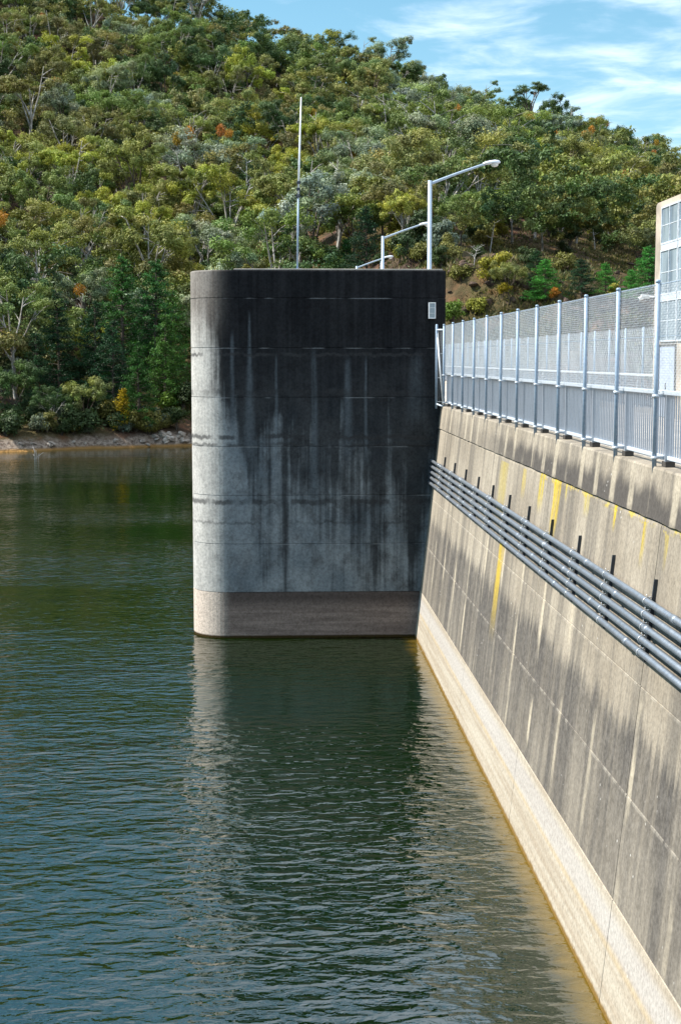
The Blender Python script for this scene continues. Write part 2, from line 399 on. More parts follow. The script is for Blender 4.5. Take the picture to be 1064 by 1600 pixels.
# ------------------------------------------------------------------ dam wall
WX0, WZ0, WX1, WZ1 = 5.91, 8.392, 4.998, 0.0
def wall_x(z): return WX1 + (WX0 - WX1) * z / WZ0
def build_dam():
    t = empty('dam_wall', (wall_x(0), 22, 0), 'long battered concrete dam wall, stained, running from the tower to the bottom right corner', 'dam wall')
    zs = [-7.0] + DJ + [PAR_Z0 - .004]
    g, hgt = .014, .007
    prof = [(wall_x(-7), -7.0)]
    for zj in DJ:
        prof += [(wall_x(zj - hgt - .008), zj - hgt - .008), (wall_x(zj) + g, zj - hgt), (wall_x(zj) + g, zj + hgt), (wall_x(zj + hgt + .008), zj + hgt + .008)]
    zt = PAR_Z0 - .012
    prof += [(wall_x(zt - .05) - 0.0, zt - .05), (wall_x(zt) + .012, zt), (13.4, zt), (14.5, -7.0)]
    ys = [-30.0, 3.95, 12.95, 21.95, 30.95, 39.95, 48.95, 66.95, 84.95, 102.95, 132.0]
    for i in range(len(ys) - 1):
        y0, y1 = ys[i] + .012, ys[i + 1] - .012
        m = MB(); n = len(prof)
        # finer cuts along the block keep the edge slightly irregular
        m.add([(x, y0, z) for x, z in prof] + [(x, y1, z) for x, z in prof],
              [(k, (k + 1) % n, n + (k + 1) % n, n + k) for k in range(n)] + [tuple(range(n)), tuple(reversed(range(n, 2 * n)))])
        m.build('wall_block', M['dam'], t)
    # parapet in casts, standing 2-3 cm proud of the battered face, ragged lower arris
    m = MB(); y = -30.0
    z0, z1 = PAR_Z0, PAR_Z1
    N = 420; ysn = np.linspace(-30, 132, N); vs = []; r2 = np.random.default_rng(3)
    for yy in ysn:
        j = r2.normal(0, .003); j2 = r2.normal(0, .006)
        vs += [(wall_x(z0) - .028 + j, yy, z0 + .012 + j2), (wall_x(z1 - .03) - .026, yy, z1 - .03), (wall_x(z1) + .01 - .02, yy, z1 + r2.normal(0, .002)), (6.38, yy, z1), (6.38, yy, z0 + .004), (wall_x(z0) + .02, yy, z0 + .004)]
    fs = []
    for i in range(N - 1):
        for k in range(6): fs.append((i * 6 + k, i * 6 + (k + 1) % 6, (i + 1) * 6 + (k + 1) % 6, (i + 1) * 6 + k))
    fs += [tuple(range(6)), tuple(reversed(range((N - 1) * 6, N * 6)))]
    m.add(vs, fs); m.build('parapet', M['dam'], t)
    m = MB(); m.box(12.75, 13.25, -30, 132, PAR_Z0 - .01, 8.38); m.build('downstream_kerb', M['road'], t)
    return t
build_dam()
m = MB(); m.box(6.384, 12.746, -30, 132, PAR_Z0 - .008, 8.20)
o = m.build('crest_road', M['road']); tag(o, 'pale concrete road along the top of the dam behind the fence', 'road', kind='structure')

# ------------------------------------------------------------------ intake tower
TXL, TXR, TY0, TY1, TZ, TR = -3.08, 6.03, 52.7, 61.2, 13.2, 1.32
def tower_plan(inset=0.0):
    pts = []; r = TR - inset; n = 14
    x0, x1, y0, y1 = TXL + inset, TXR - inset, TY0 + inset, TY1 - inset
    for k in range(n + 1):                       # front-left corner
        a = math.pi + (math.pi / 2) * k / n
        pts.append((x0 + r + r * math.cos(a), y0 + r + r * math.sin(a)))
    pts += [(x1, y0), (x1, y1)]
    for k in range(n + 1):
        a = math.pi / 2 + (math.pi / 2) * k / n
        pts.append((x0 + r + r * math.cos(a), y1 - r + r * math.sin(a)))
    return pts
def build_tower():
    t = empty('intake_tower', (1.5, 57, 0), 'massive dark stained concrete tower with one rounded corner standing in the water', 'tower')
    lv = [(-7, 0)]
    for zj in JOINTS: lv += [(zj - .016, 0), (zj - .009, .022), (zj + .009, .022), (zj + .016, 0)]
    lv += [(TZ - .05, 0), (TZ - .015, .012), (TZ, .05)]
    m = MB(); vs = []; n = len(tower_plan())
    for z, ins in lv: vs += [(x, y, z) for x, y in tower_plan(ins)]
    fs = []
    for i in range(len(lv) - 1):
        for k in range(n): fs.append((i * n + k, i * n + (k + 1) % n, (i + 1) * n + (k + 1) % n, (i + 1) * n + k))
    fs.append(tuple((len(lv) - 1) * n + k for k in range(n)))
    m.add(vs, fs)
    o = m.build('shaft', M['tower'], t)
    m = MB()                                     # weathered coping lip
    m.box(TXL + 1.6, TXR - .1, TY0 + .08, TY0 + .5, TZ + .002, TZ + .05, .01); m.build('coping', M['road'], t)
build_tower()

# wall light on the tower
def wall_light():
    p = at(674.5, 485, TY0)
    t = empty('wall_light', (p.x, TY0, p.z), 'small white rectangular bulkhead light on the upper right of the tower', 'light')
    w, h = .125, .285; x0, x1, z0, z1 = p.x - w, p.x + w, p.z - h, p.z + h; yf = TY0 - .19
    m = MB(); m.box(x0, x1, yf + .03, TY0 - .001, z0, z1, .012); m.build('housing', M['frame'], t)
    m = MB(); s = .035
    m.box(x0, x0 + s, yf, yf + .034, z0, z1, .006); m.box(x1 - s, x1, yf, yf + .034, z0, z1, .006)
    m.box(x0 + s, x1 - s, yf, yf + .034, z0, z0 + s, .006); m.box(x0 + s, x1 - s, yf, yf + .034, z1 - s, z1, .006)
    for k in range(1, 3): m.box(x0 + s, x1 - s, yf + .004, yf + .03, z0 + k * 2 * h / 3 - .006, z0 + k * 2 * h / 3 + .006)
    m.build('bezel', M['white'], t)
    m = MB(); m.box(x0 + s, x1 - s, yf + .015, yf + .028, z0 + s, z1 - s)
    m.build('diffuser', M['glass'], t)
wall_light()

# ------------------------------------------------------------------ pipes and their brackets
PZ = [6.43, 6.235, 6.04, 5.845, 5.65]; PR = .053
def pipe_x(z): return wall_x(z) - .13
def build_pipes():
    words = ['topmost of the five steel pipes along the dam wall', 'second steel pipe from the top on the dam wall', 'middle one of the five steel pipes on the dam wall', 'fourth steel pipe down on the dam wall', 'lowest of the five steel pipes along the dam wall']
    for i, z in enumerate(PZ):
        x = pipe_x(z); t = empty('steel_pipe', (x, 12, z), words[i], 'pipe', 'parallel steel pipes on the dam wall')
        m = MB(); m.tube([(x, TY0 - .01, z), (x, 36, z - .004), (x, 24, z + .003), (x, 8, z)], PR, 14); m.build('pipe_run', M['pipe'], t)
        for k in range(6):
            yc = 20.3 + ((i * 3.7) % 6.1) + k * 6.0 + random.uniform(-.4, .4)
            if yc > 51: continue
            m = MB(); m.tube([(x, yc - .09, z), (x, yc - .085, z), (x, yc + .085, z), (x, yc + .09, z)], [PR + .002, PR + .011, PR + .011, PR + .002], 14); m.build('coupling', M['pipe'], t)
    for k, yb in enumerate(BRACKET_Y):
        if yb > 52.3: continue
        rank = ['nearest the right edge', 'nearest the tower']
        lab = 'dark steel bracket strip holding the five pipes, %s counted from the tower' % ORD[len([b for b in BRACKET_Y if yb <= b < 52.3]) - 1]
        t = empty('pipe_bracket', (wall_x(5.4), yb, 5.4), lab, 'bracket', 'pipe brackets on the dam wall')
        m = MB(); z0, z1 = PZ[-1] - .15, PZ[0] + .33
        a = .018; d = .05
        for (dx0, dx1, dy0, dy1) in [(-.058, -.05, -a, a), (-.05, -.003, -a, -a + .006), (-.05, -.003, a - .006, a)]:
            xa, xb = wall_x(z0), wall_x(z1)
            m.add([(xa + dx0, yb + dy0, z0), (xa + dx1, yb + dy0, z0), (xa + dx1, yb + dy1, z0), (xa + dx0, yb + dy1, z0),
                   (xb + dx0, yb + dy0, z1), (xb + dx1, yb + dy0, z1), (xb + dx1, yb + dy1, z1), (xb + dx0, yb + dy1, z1)],
                  [(0, 3, 2, 1), (4, 5, 6, 7), (0, 1, 5, 4), (1, 2, 6, 5), (2, 3, 7, 6), (3, 0, 4, 7)])
        m.build('channel', M['bracket'], t)
        for z in PZ:
            x = pipe_x(z); m = MB(); yy = yb - .03
            pts = [(x + (PR + .012) * math.cos(q), yy, z + (PR + .008) * math.sin(q)) for q in np.linspace(R(-70), R(290), 18)]
            m.tube(pts, .0065, 5)
            m.tube([(x + .02, yy, z + PR + .012), (wall_x(z) - .055, yy, z + PR + .016)], .009, 5)
            m.tube([(x, yy, z + PR), (x - .01, yy, z + PR + .06)], .006, 5)
            m.build('clip', M['clip'], t)
ORD = ['first', 'second', 'third', 'fourth', 'fifth', 'sixth', 'seventh', 'eighth', 'ninth', 'tenth', 'eleventh', 'twelfth', 'thirteenth', 'fourteenth', 'fifteenth', 'sixteenth', 'seventeenth', 'eighteenth', 'nineteenth', 'twentieth']
build_pipes()

# ------------------------------------------------------------------ security fence on the parapet
FX = 5.915; FZ0, FZT = 8.36, 11.29
RAIL_Z = 9.545
POST_Y = [52.05 - 2.66 * k for k in range(0, 19)]
def wires(m, x, y0, y1, z0, z1, pitch, r, off=0.0, topz=None):
    """woven chain link: two families of slanting wires with a small weave"""
    H = z1 - z0; n = int((y1 - y0 + H) / pitch) + 1
    for fam in (0, 1):
        for k in range(n + 1):
            a = y0 - H + k * pitch if fam == 0 else y0 + k * pitch
            ya, za = a, z0; yb, zb = (a + H, z1) if fam == 0 else (a - H, z1)
            # clip to y0..y1
            dy = yb - ya; t0, t1 = 0.0, 1.0
            for lim, sgn in ((y0, 1), (y1, -1)):
                fa = (ya - lim) * sgn; fb = (yb - lim) * sgn
                if fa < 0 and fb < 0: t0 = 2
                elif fa < 0: t0 = max(t0, fa / (fa - fb))
                elif fb < 0: t1 = min(t1, fa / (fa - fb))
            if t0 >= t1: continue
            xx = x + (r * .9 if fam == 0 else -r * .9)
            p0 = (xx, ya + dy * t0, za + H * t0); p1 = (xx, ya + dy * t1, za + H * t1)
            m.tube([p0, p1], r, 4, cap=False, smooth=False)
def build_fence():
    t = empty('security_fence', (FX, 30, FZ0), 'tall chain link mesh fence with pale blue steel posts along the dam parapet', 'fence')
    for yy in POST_Y:
        m = MB(); m.tube([(FX - .01, yy, FZ0 - .13), (FX - .01, yy, FZT - .05)], .036, 12)
        m.tube([(FX - .01, yy, FZT - .05), (FX - .01, yy, FZT - .012), (FX - .01, yy, FZT)], [.040, .039, .02], 12)
        po = m.build('post', M['galv'], t)
        for zc in (RAIL_Z - .05, FZ0 + .17):
            m = MB(); m.tube([(FX - .01, yy, zc - .022), (FX - .01, yy, zc + .022)], .056, 12)
            m.box(FX + .04, FX + .16, yy - .02, yy + .02, zc - .02, zc + .02); m.build('clamp', M['rail'], po)
    y0, y1 = POST_Y[-1], POST_Y[0]
    m = MB(); wires(m, FX + .035, y0, y1, RAIL_Z + .0, FZT - .05, .078, .0021)
    m.build('chain_link', M['wire'], t)
    m = MB()
    m.tube([(FX + .035, y0, FZT - .07), (FX + .035, y1, FZT - .07)], .006, 6)
    m.tube([(FX + .035, y0, (FZT + RAIL_Z) / 2), (FX + .035, y1, (FZT + RAIL_Z) / 2)], .004, 6)
    m.build('tension_wire', M['galv'], t)
    # end frame that wraps round the wall beside the tower
    ex, ey = FX - .24, 52.3; p = []
    m = MB(); m.tube([(ex, ey, FZ0 - .05), (ex, ey, FZT - .02), (ex, ey, FZT)], [.04, .04, .02], 12); m.build('end_post', M['galv'], t)
    m = MB(); m.tube([(ex, ey, FZT - .2), (FX, 52.05, FZT - .2)], .03, 8); m.tube([(ex, ey, FZ0 + .12), (FX, 52.05, FZ0 + .02)], .03, 8); m.build('end_rail', M['rail'], t)
    m = MB(); m.tube([(ex + .02, ey, FZT - .3), (FX - .03, 52.02, FZ0 + .1)], .028, 8); m.build('brace', M['white'], t)
    m = MB()
    for k in range(3): m.tube([(ex, ey, FZ0 + .2 + k * .85), (FX, 52.05, FZ0 + .2 + k * .85)], .004, 4)
    for k in range(1, 5): m.tube([(ex + k * .048, ey - k * .05, FZ0 + .1), (ex + k * .048, ey - k * .05, FZT - .2)], .003, 4)
    m.build('end_mesh', M['wire'], t)
build_fence()
def build_balustrade():
    bx = FX + .17
    t = empty('balustrade', (bx, 30, PAR_Z1), 'waist high pale steel balustrade of upright bars behind the mesh fence', 'railing')
    y0, y1 = POST_Y[-1] - 1, 52.6
    m = MB(); m.box(bx - .065, bx + .065, y0, y1, RAIL_Z - .035, RAIL_Z + .03, .012); m.build('handrail', M['rail'], t)
    m = MB(); m.box(bx - .03, bx + .03, y0, y1, FZ0 + .145, FZ0 + .205, .006); m.build('bottom_rail', M['rail'], t)
    m = MB(); yy = y0 + .05
    stops = [p - .17 for p in POST_Y]
    while yy < y1:
        if min(abs(yy - s) for s in stops) > .07:
            m.box(bx - .0125, bx + .0125, yy - .007, yy + .007, FZ0 + .205, RAIL_Z - .035)
        yy += .133
    m.build('bar', M['picket'], t)['kind'] = 'stuff'
    for s in stops:
        m = MB(); m.box(bx - .06, bx + .075, s - .012, s + .012, PAR_Z1 + .07, RAIL_Z - .036); st = m.build('stanchion', M['picket'], t)
        m = MB(); m.box(bx - .07, bx + .085, s - .08, s + .14, PAR_Z1 + .002, PAR_Z1 + .09, .006); m.build('base_block', M['dark'], st)
build_balustrade()

# ------------------------------------------------------------------ fence and balustrade on the far (downstream) side
def build_far_fence():
    x = 12.95
    t = empty('far_fence', (x, 90, 8.38), 'further mesh fence with railing on the far side of the dam road', 'fence')
    y0, y1 = 49.0, 131.0
    posts = np.arange(y0 + .2, y1, 2.66)
    for yy in posts:
        m = MB(); m.tube([(x, yy, 8.38), (x, yy, 11.2)], .04, 8); m.build('post', M['galv'], t)
    m = MB(); wires(m, x + .02, y0, y1, 8.5, 11.15, .11, .003); m.build('chain_link', M['wire'], t)
    m = MB(); m.box(x - .26, x - .12, y0, y1, 9.48, 9.55, .01); m.build('handrail', M['rail'], t)
    m = MB()
    for yy in np.arange(y0 + .1, y1, 2.66):
        m = MB(); m.box(x - .215, x - .165, yy - .03, yy + .03, 8.38, 9.48); m.build('stanchion', M['picket'], t)
    m = MB()
    for yy in np.arange(y0 + .1, y1, .2): m.box(x - .2, x - .18, yy - .008, yy + .008, 8.5, 9.48)
    m.build('bar', M['picket'], t)['kind'] = 'stuff'
build_far_fence()

# ------------------------------------------------------------------ concrete control building at the right edge
def build_building():
    fx, ye, z0, z1 = 12.45, 48.5, 8.2, 15.12
    yn = 24.0
    t = empty('control_building', (fx + 3, 38, z0), 'tan concrete building with tall blue grey glazing at the right edge', 'building')
    # end wall outline with rounded roof shoulder, extruded
    m = MB(); r = .22; prof = [(ye, z0)]
    for k in range(7):
        a = k / 6 * math.pi / 2; prof.append((ye - r + r * math.cos(a), z1 - r * .75 + r * .75 * math.sin(a)))
    prof += [(yn, z1 + .02), (yn, z0)]
    n = len(prof); m.add([(fx, y, z) for y, z in prof] + [(fx + 7, y, z) for y, z in prof], [(k, (k + 1) % n, n + (k + 1) % n, n + k) for k in range(n)] + [tuple(range(n)), tuple(reversed(range(n, 2 * n)))])
    m.build('wall', M['bconc'], t)
    rows = [(13.72, 14.92), (12.1, 13.55), (10.62, 11.95)]
    ys = 47.62; k = 0
    while ys - 2.06 > yn + .5:
        for (a, c) in rows:
            f = MB(); s = .05; q0, q1 = ys - 2.0, ys; xo = fx - .06
            f.box(xo, fx - .002, q0, q0 + s, a, c); f.box(xo, fx - .002, q1 - s, q1, a, c)
            f.box(xo, fx - .002, (q0 + q1) / 2 - s / 2, (q0 + q1) / 2 + s / 2, a + s, c - s)
            f.box(xo, fx - .002, q0 + s, q1 - s, a, a + s); f.box(xo, fx - .002, q0 + s, q1 - s, c - s, c)
            f.box(xo + .02, fx - .003, q0 + s, q1 - s, (a + c) / 2 - .012, (a + c) / 2 + .012)
            w = f.build('window', M['frame'], t)
            g = MB(); g.box(fx - .03, fx - .004, q0 + s, (q0 + q1) / 2 - s / 2, a + s, c - s); g.box(fx - .03, fx - .004, (q0 + q1) / 2 + s / 2, q1 - s, a + s, c - s)
            g.build('pane', M['glass'], w)
        for za, zb in ((13.555, 13.715), (11.955, 12.095)):
            f = MB(); f.box(fx - .05, fx - .002, ys - 2.0, ys, za, zb); f.build('spandrel', M['rail'], t)
        if k % 2 == 0:
            f = MB(); f.box(fx - .04, fx - .002, ys - 1.9, ys - .1, z0 + .02, 10.45); d = f.build('door', M['door'], t)
            f = MB(); f.tube([(fx - .06, ys - .95, 9.1), (fx - .06, ys - .95, 9.3)], .015, 6); f.build('handle', M['dark'], d)
            f = MB(); f.box(fx - .045, fx - .002, ys - .095, ys - .02, z0 + .02, 10.53); f.box(fx - .045, fx - .002, ys - 1.98, ys - 1.905, z0 + .02, 10.53); f.box(fx - .045, fx - .002, ys - 1.905, ys - .095, 10.455, 10.53); f.build('frame', M['dark'], d)
        ys -= 2.06; k += 1
build_building()
def build_cctv():
    c = at(1020, 463, 48.0); x, y, z = c.x, 48.62, c.z
    t = empty('security_camera', (12.45, y, z), 'white security camera on a bracket at the corner of the concrete building', 'camera')
    m = MB(); m.tube([(12.5, y - .2, z + .02), (12.32, y - .05, z + .02), (12.28, y, z - .04)], .03, 8); m.build('bracket', M['white'], t)
    m = MB(); m.box(12.02, 12.32, y - .07, y + .07, z - .03, z + .09, .03); m.tube([(12.1, y, z), (11.95, y - .02, z - .06)], [.07, .06], 10); m.build('camera_body', M['white'], t)
    m = MB(); m.tube([(11.955, y - .02, z - .058), (11.935, y - .025, z - .067)], [.045, .045], 10); m.build('lens', M['bracket'], t)
build_cctv()

# ------------------------------------------------------------------ street lamps along the crest beyond the tower
def build_lamps():
    def make(loc, label):
        t = empty('street_lamp', loc, label, 'street lamp', 'street lamps on the dam crest')
        h = 9.28
        m = MB(); m.tube([(0, 0, 0), (0, 0, 1.2), (0, 0, 1.25), (0, 0, h)], [.13, .13, .10, .085], 12); m.build('pole', M['lamp'], t, False)
        m = MB(); m.tube([(0, 0, h - .12), (.1, 0, h - .1), (1.1, 0, h + .28), (2.15, 0, h + .64), (2.3, 0, h + .68)], [.075, .065, .055, .05, .05], 10); m.build('arm', M['lamp'], t, False)
        # cobra head: lofted shell
        m = MB(); sec = [(2.2, .05, .05, .68), (2.3, .10, .085, .70), (2.5, .15, .11, .73), (2.72, .165, .12, .75), (2.88, .14, .095, .755), (2.94, .05, .04, .755)]
        vs = []; fs = []; n = 12
        for (x, w, hh, zc) in sec:
            for k in range(n):
                a = 2 * math.pi * k / n; vs.append((x, w * math.cos(a), h + zc + (hh if math.sin(a) > 0 else hh * .55) * math.sin(a)))
        for i in range(len(sec) - 1):
            for k in range(n): fs.append((i * n + k, i * n + (k + 1) % n, (i + 1) * n + (k + 1) % n, (i + 1) * n + k))
        fs += [tuple(range(n)), tuple(range((len(sec) - 1) * n, len(sec) * n))]
        m.add(vs, fs, True); hd = m.build('lamp_head', M['lamphead'], t, False)
        m = MB(); vs = []; fs = []
        for j, (s_, dz) in enumerate([(1, 0), (.92, -.06), (.65, -.11), (.2, -.135)]):
            for k in range(n):
                a = 2 * math.pi * k / n; vs.append((2.7 + .17 * s_ * math.cos(a), .12 * s_ * math.sin(a), h + .70 + dz))
        for i in range(3):
            for k in range(n): fs.append((i * n + k, i * n + (k + 1) % n, (i + 1) * n + (k + 1) % n, (i + 1) * n + k))
        fs.append(tuple(range(3 * n, 4 * n))); m.add(vs, fs, True)
        m.build('lens', M['lens'], hd, False)
        m = MB(); m.box(-.2, .2, -.2, .2, 0, .025, .004); m.build('base_plate', M['lamp'], t, False)
        return t
    Y1 = 62.4; X1 = at(671, 400, Y1).x
    a = make((X1, Y1, 8.205), 'tallest looking grey street lamp with curved arm, just behind the right end of the tower')
    for Y, lab in ((Y1 / .69, 'middle street lamp, its head passing behind the pole of the nearer lamp'), (Y1 / .522, 'farthest street lamp with only its arm and head showing over the tower')):
        c = copy_tree(a); c.location = (X1 + .05, Y, 8.205); c['label'] = lab
build_lamps()
def build_thin_post():
    Y = 96; p = at(595.5, 409, Y)
    t = empty('thin_post', (p.x, Y, 8.2), 'thin grey steel post between the two farther street lamps above the tower', 'post')
    m = MB(); m.tube([(p.x, Y, 8.2), (p.x, Y, p.z)], [.06, .045], 8); m.build('pole', M['lamp'], t)
    m = MB(); m.tube([(p.x, Y, p.z), (p.x, Y, p.z + .05)], [.06, .03], 8); m.build('cap', M['lamp'], t)
build_thin_post()
def build_mast():
    Y = 53.3; a = at(464.5, 421, Y); b_ = at(466.2, 298, Y); c = at(470.5, 151, Y)
    t = empty('antenna_mast', (a.x, Y, TZ), 'tall thin whip antenna mast leaning slightly on top of the tower', 'antenna')
    m = MB(); m.tube([(a.x, Y, TZ - .02), tuple(b_)], [.036, .034], 10); m.build('lower_pole', M['galv'], t)
    m = MB(); m.tube([tuple(b_.lerp(c, -.06) + Vector((.0, -.06, 0))), tuple(b_.lerp(c, .35)), tuple(c)], [.034, .034, .02], 8); m.build('whip', M['antenna'], t)
    m = MB()
    for f in (-.05, .02, .09):
        q = b_.lerp(c, f); m.box(q.x - .07, q.x + .07, Y - .09, Y + .06, q.z - .05, q.z + .05, .01)
    m.build('clamp', M['bracket'], t)
    m = MB(); m.box(a.x - .16, a.x + .16, Y - .16, Y + .16, TZ + .051, TZ + .075, .004); m.build('base_plate', M['galv'], t)
build_mast()

# ------------------------------------------------------------------ terrain
def interp(t, xs, ys): return np.interp(t, xs, ys)
def tpx(px): return (px - 432) / FPX
def value_noise(x, y, seed=0):
    def h(i, j): 
        n = (i * 374761393 + j * 668265263 + seed * 1274126177) & 0xffffffff
        n = ((n ^ (n >> 13)) * 1274126177) & 0xffffffff
        return ((n ^ (n >> 16)) & 0xffff) / 65535.0
    xi = np.floor(x).astype(np.int64); yi = np.floor(y).astype(np.int64); fx = x - xi; fy = y - yi
    fx = fx * fx * (3 - 2 * fx); fy = fy * fy * (3 - 2 * fy)
    return (h(xi, yi) * (1 - fx) + h(xi + 1, yi) * fx) * (1 - fy) + (h(xi, yi + 1) * (1 - fx) + h(xi + 1, yi + 1) * fx) * fy
def fbm(x, y, oct=4, seed=0):
    s = 0; a = 1; t = 0
    for o in range(oct): s = s + a * (value_noise(x * 2 ** o, y * 2 ** o, seed + o) - .5); t += a; a *= .5
    return s / t
SH_PX = [-3000, -900, -300, 0, 150, 295, 450, 700, 1064, 1400, 3000]
SH_Y = [95, 120, 148, 161, 167, 172, 165, 133, 126, 124, 120]
RG_PX = [-3000, -1500, -400, 0, 330, 430, 530, 640, 700, 830, 1064, 1300, 1800, 3000]
RG_Y = [-90, -105, -50, 12, 82, 118, 158, 186, 205, 242, 330, 390, 430, 455]
RD_Y = [380, 400, 415, 420, 420, 418, 412, 405, 402, 396, 388, 380, 360, 330]
H0 = 560.4
def shore_y(px): return interp(px, SH_PX, SH_Y) + 2.2 * fbm(np.asarray(px) / 60.0, np.zeros_like(np.asarray(px, float)), 3, 5) * (np.asarray(px) < 400)
def terrain_z(X, Y):
    X = np.asarray(X, float); Y = np.asarray(Y, float)
    px = 432 + FPX * X / Y
    yb = shore_y(px); yr = interp(px, RG_PX, RD_Y)
    zb = interp(px, [-9999, 380, 560, 9999], [0, 0, 7.5, 7.2])
    er = (H0 - interp(px, RG_PX, RG_Y)) / FPX; eb = (zb - CAM_Z) / yb
    s = (Y - yb) / (yr - yb)
    sc = np.clip(s, 0, 1)
    w = interp(px, [420, 640], [0, 1])
    h1 = sc ** .8
    h2 = interp(sc, [0, .014, .06, .11, 1], [0, .05, .42, .50, 1])
    h = h1 * (1 - w) + h2 * w
    z = CAM_Z + Y * (eb + (er - eb) * h)
    n = fbm(X / 26, Y / 26, 4, 1) * 5.0 * np.clip(sc * 9, 0, 1) + fbm(X / 5, Y / 5, 3, 9) * .9 * np.clip(sc * 40, 0, 1)
    cut = w * np.exp(-((sc - .05) / .035) ** 2)
    rk = np.abs(fbm(X / 3.4, Y / 3.4, 4, 21)) * 5.5
    z = z + n + cut * (rk - .8)
    # eroded bank at the water line on the left
    bank = (1 - w) * np.clip((Y - yb) / 1.6, 0, 1) * (.75 + .8 * fbm(X / 6, Y / 6, 3, 31))
    z = z + np.where(s > 0, bank, 0)
    # beyond the ridge the ground falls, before the base it dives
    z = np.where(s > 1, z - (Y - yr) * .22, z)
    z = np.where(s < 0, np.maximum(zb - (yb - Y) * interp(px, [300, 600], [.35, .42]), -22), z)
    return z
def ground_at(px, py):
    """where the line of sight through a picture point meets the hill"""
    r = ray(px, py); ys = np.linspace(110, 470, 2400)
    X = r.x / r.y * ys; Z = CAM_Z + r.z / r.y * ys
    d = terrain_z(X, ys) - Z
    i = np.argmax(d > 0)
    if d[i] <= 0: i = len(ys) - 1
    Y = ys[i]; return Vector((X[i], Y, float(terrain_z(X[i], Y))))
def build_terrain():
    ts = np.concatenate([np.linspace(-3000, -260, 60), np.linspace(-250, 1250, 420), np.linspace(1260, 3000, 50)])
    T = (ts - 432) / FPX
    Ys = np.concatenate([np.linspace(60, 118, 14), np.linspace(119, 182, 210), np.linspace(183, 300, 110), np.linspace(302, 470, 80), np.linspace(480, 800, 14)])
    TT, YY = np.meshgrid(T, Ys); XX = TT * YY; ZZ = terrain_z(XX, YY)
    v = np.stack([XX, YY, ZZ], -1).reshape(-1, 3); nx = len(T); ny = len(Ys)
    i = np.arange(ny - 1)[:, None] * nx + np.arange(nx - 1)[None, :]
    f = np.stack([i, i + 1, i + nx + 1, i + nx], -1).reshape(-1, 4)
    b = NB('hill_ground'); p = b.pos()
    n1 = b.noise(p, .35, 6, .65); n2 = b.noise(p, 2.2, 5, .7); n3 = b.noise(p, .06, 3)
    soil = b.mix(b.ramp(n1, .35, .65), (.040, .026, .020), (.095, .062, .046))
    soil = b.mix(b.ramp(n3, .4, .62, 0, .75), soil, (.10, .085, .035))
    soil = b.mix(b.ramp(n2, .58, .74, 0, .6), soil, (.24, .18, .13))
    soil = b.mix(b.mul(b.ramp(n1, .5, .7), .6), soil, (.21, .095, .052))
    bank = b.mix(b.ramp(n2, .35, .65), (.13, .095, .072), (.36, .29, .23))
    bank = b.mix(b.ramp(b.addm(b.z, b.mul(n1, .3)), .25, .55, 1, 0), bank, (.30, .17, .06))
    soil = b.mix(b.ramp(b.addm(b.z, b.mul(b.sub(n1, .5), 2.4)), .9, 1.7, 1, 0), soil, bank)
    mat = b.fin(soil, .95, normal=b.bump(b.addm(n2, n1), .9, .35), spec=.1)
    me = np_mesh('hillside', v, f, mat, True)
    tag(link('hillside', me), 'steep bush covered hillside above the far shore with a pale eroded bank', 'hill', kind='structure')
build_terrain()

# ------------------------------------------------------------------ lake
def build_water():
    b = NB('lake_water'); p = b.pos()
    wind = b.noise(b.vmul(p, (.028, .05, 1)), 1.0, 3, .5)
    # ripples: short crests, slightly oblique, with finer chop riding on them
    q = b.vmul(p, (1.75, 3.3, 1), rot=(0, 0, R(-16)))
    a = b.noise(q, 1.0, 1.6, .45, .5)
    c = b.noise(b.vmul(p, (5.0, 8.0, 1), rot=(0, 0, R(12))), 1.0, 2, .5, .8)
    l = b.noise(b.vmul(p, (.42, .9, 1), rot=(0, 0, R(-24))), 1.0, 2, .5)
    calm = b.ramp(b.y, 34, 85, 1, .42)
    lee = b.ramp(b.x, .5, 4.5, 1, .6)                # quieter water in the corner by the wall
    amp = b.mul(b.mul(b.ramp(wind, .36, .62, .38, 1.45), calm), lee)
    h = b.addm(b.addm(b.mul(b.ma('POWER', a, 1.8), .060), b.mul(c, .014)), b.mul(l, .09))
    n = b.bump(b.mul(h, amp), 1.0, 1.0)
    col = b.mix(b.ramp(b.noise(b.vmul(p, (.05, .05, 1)), 1.0, 3), .3, .7), (.0016, .0080, .0002), (.0030, .0112, .0003))
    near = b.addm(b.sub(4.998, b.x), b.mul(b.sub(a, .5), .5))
    col = b.mix(b.ramp(near, .0, .6, 1, 0), col, (.098, .062, .001))  # olive fringe: submerged wall's tint plus its sunlit reflection painted into the colour
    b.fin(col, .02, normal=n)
    b.b.inputs['IOR'].default_value = 2.2
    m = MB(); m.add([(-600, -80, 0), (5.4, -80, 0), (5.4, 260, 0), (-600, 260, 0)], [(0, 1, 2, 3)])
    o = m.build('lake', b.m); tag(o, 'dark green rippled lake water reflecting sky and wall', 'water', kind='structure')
build_water()

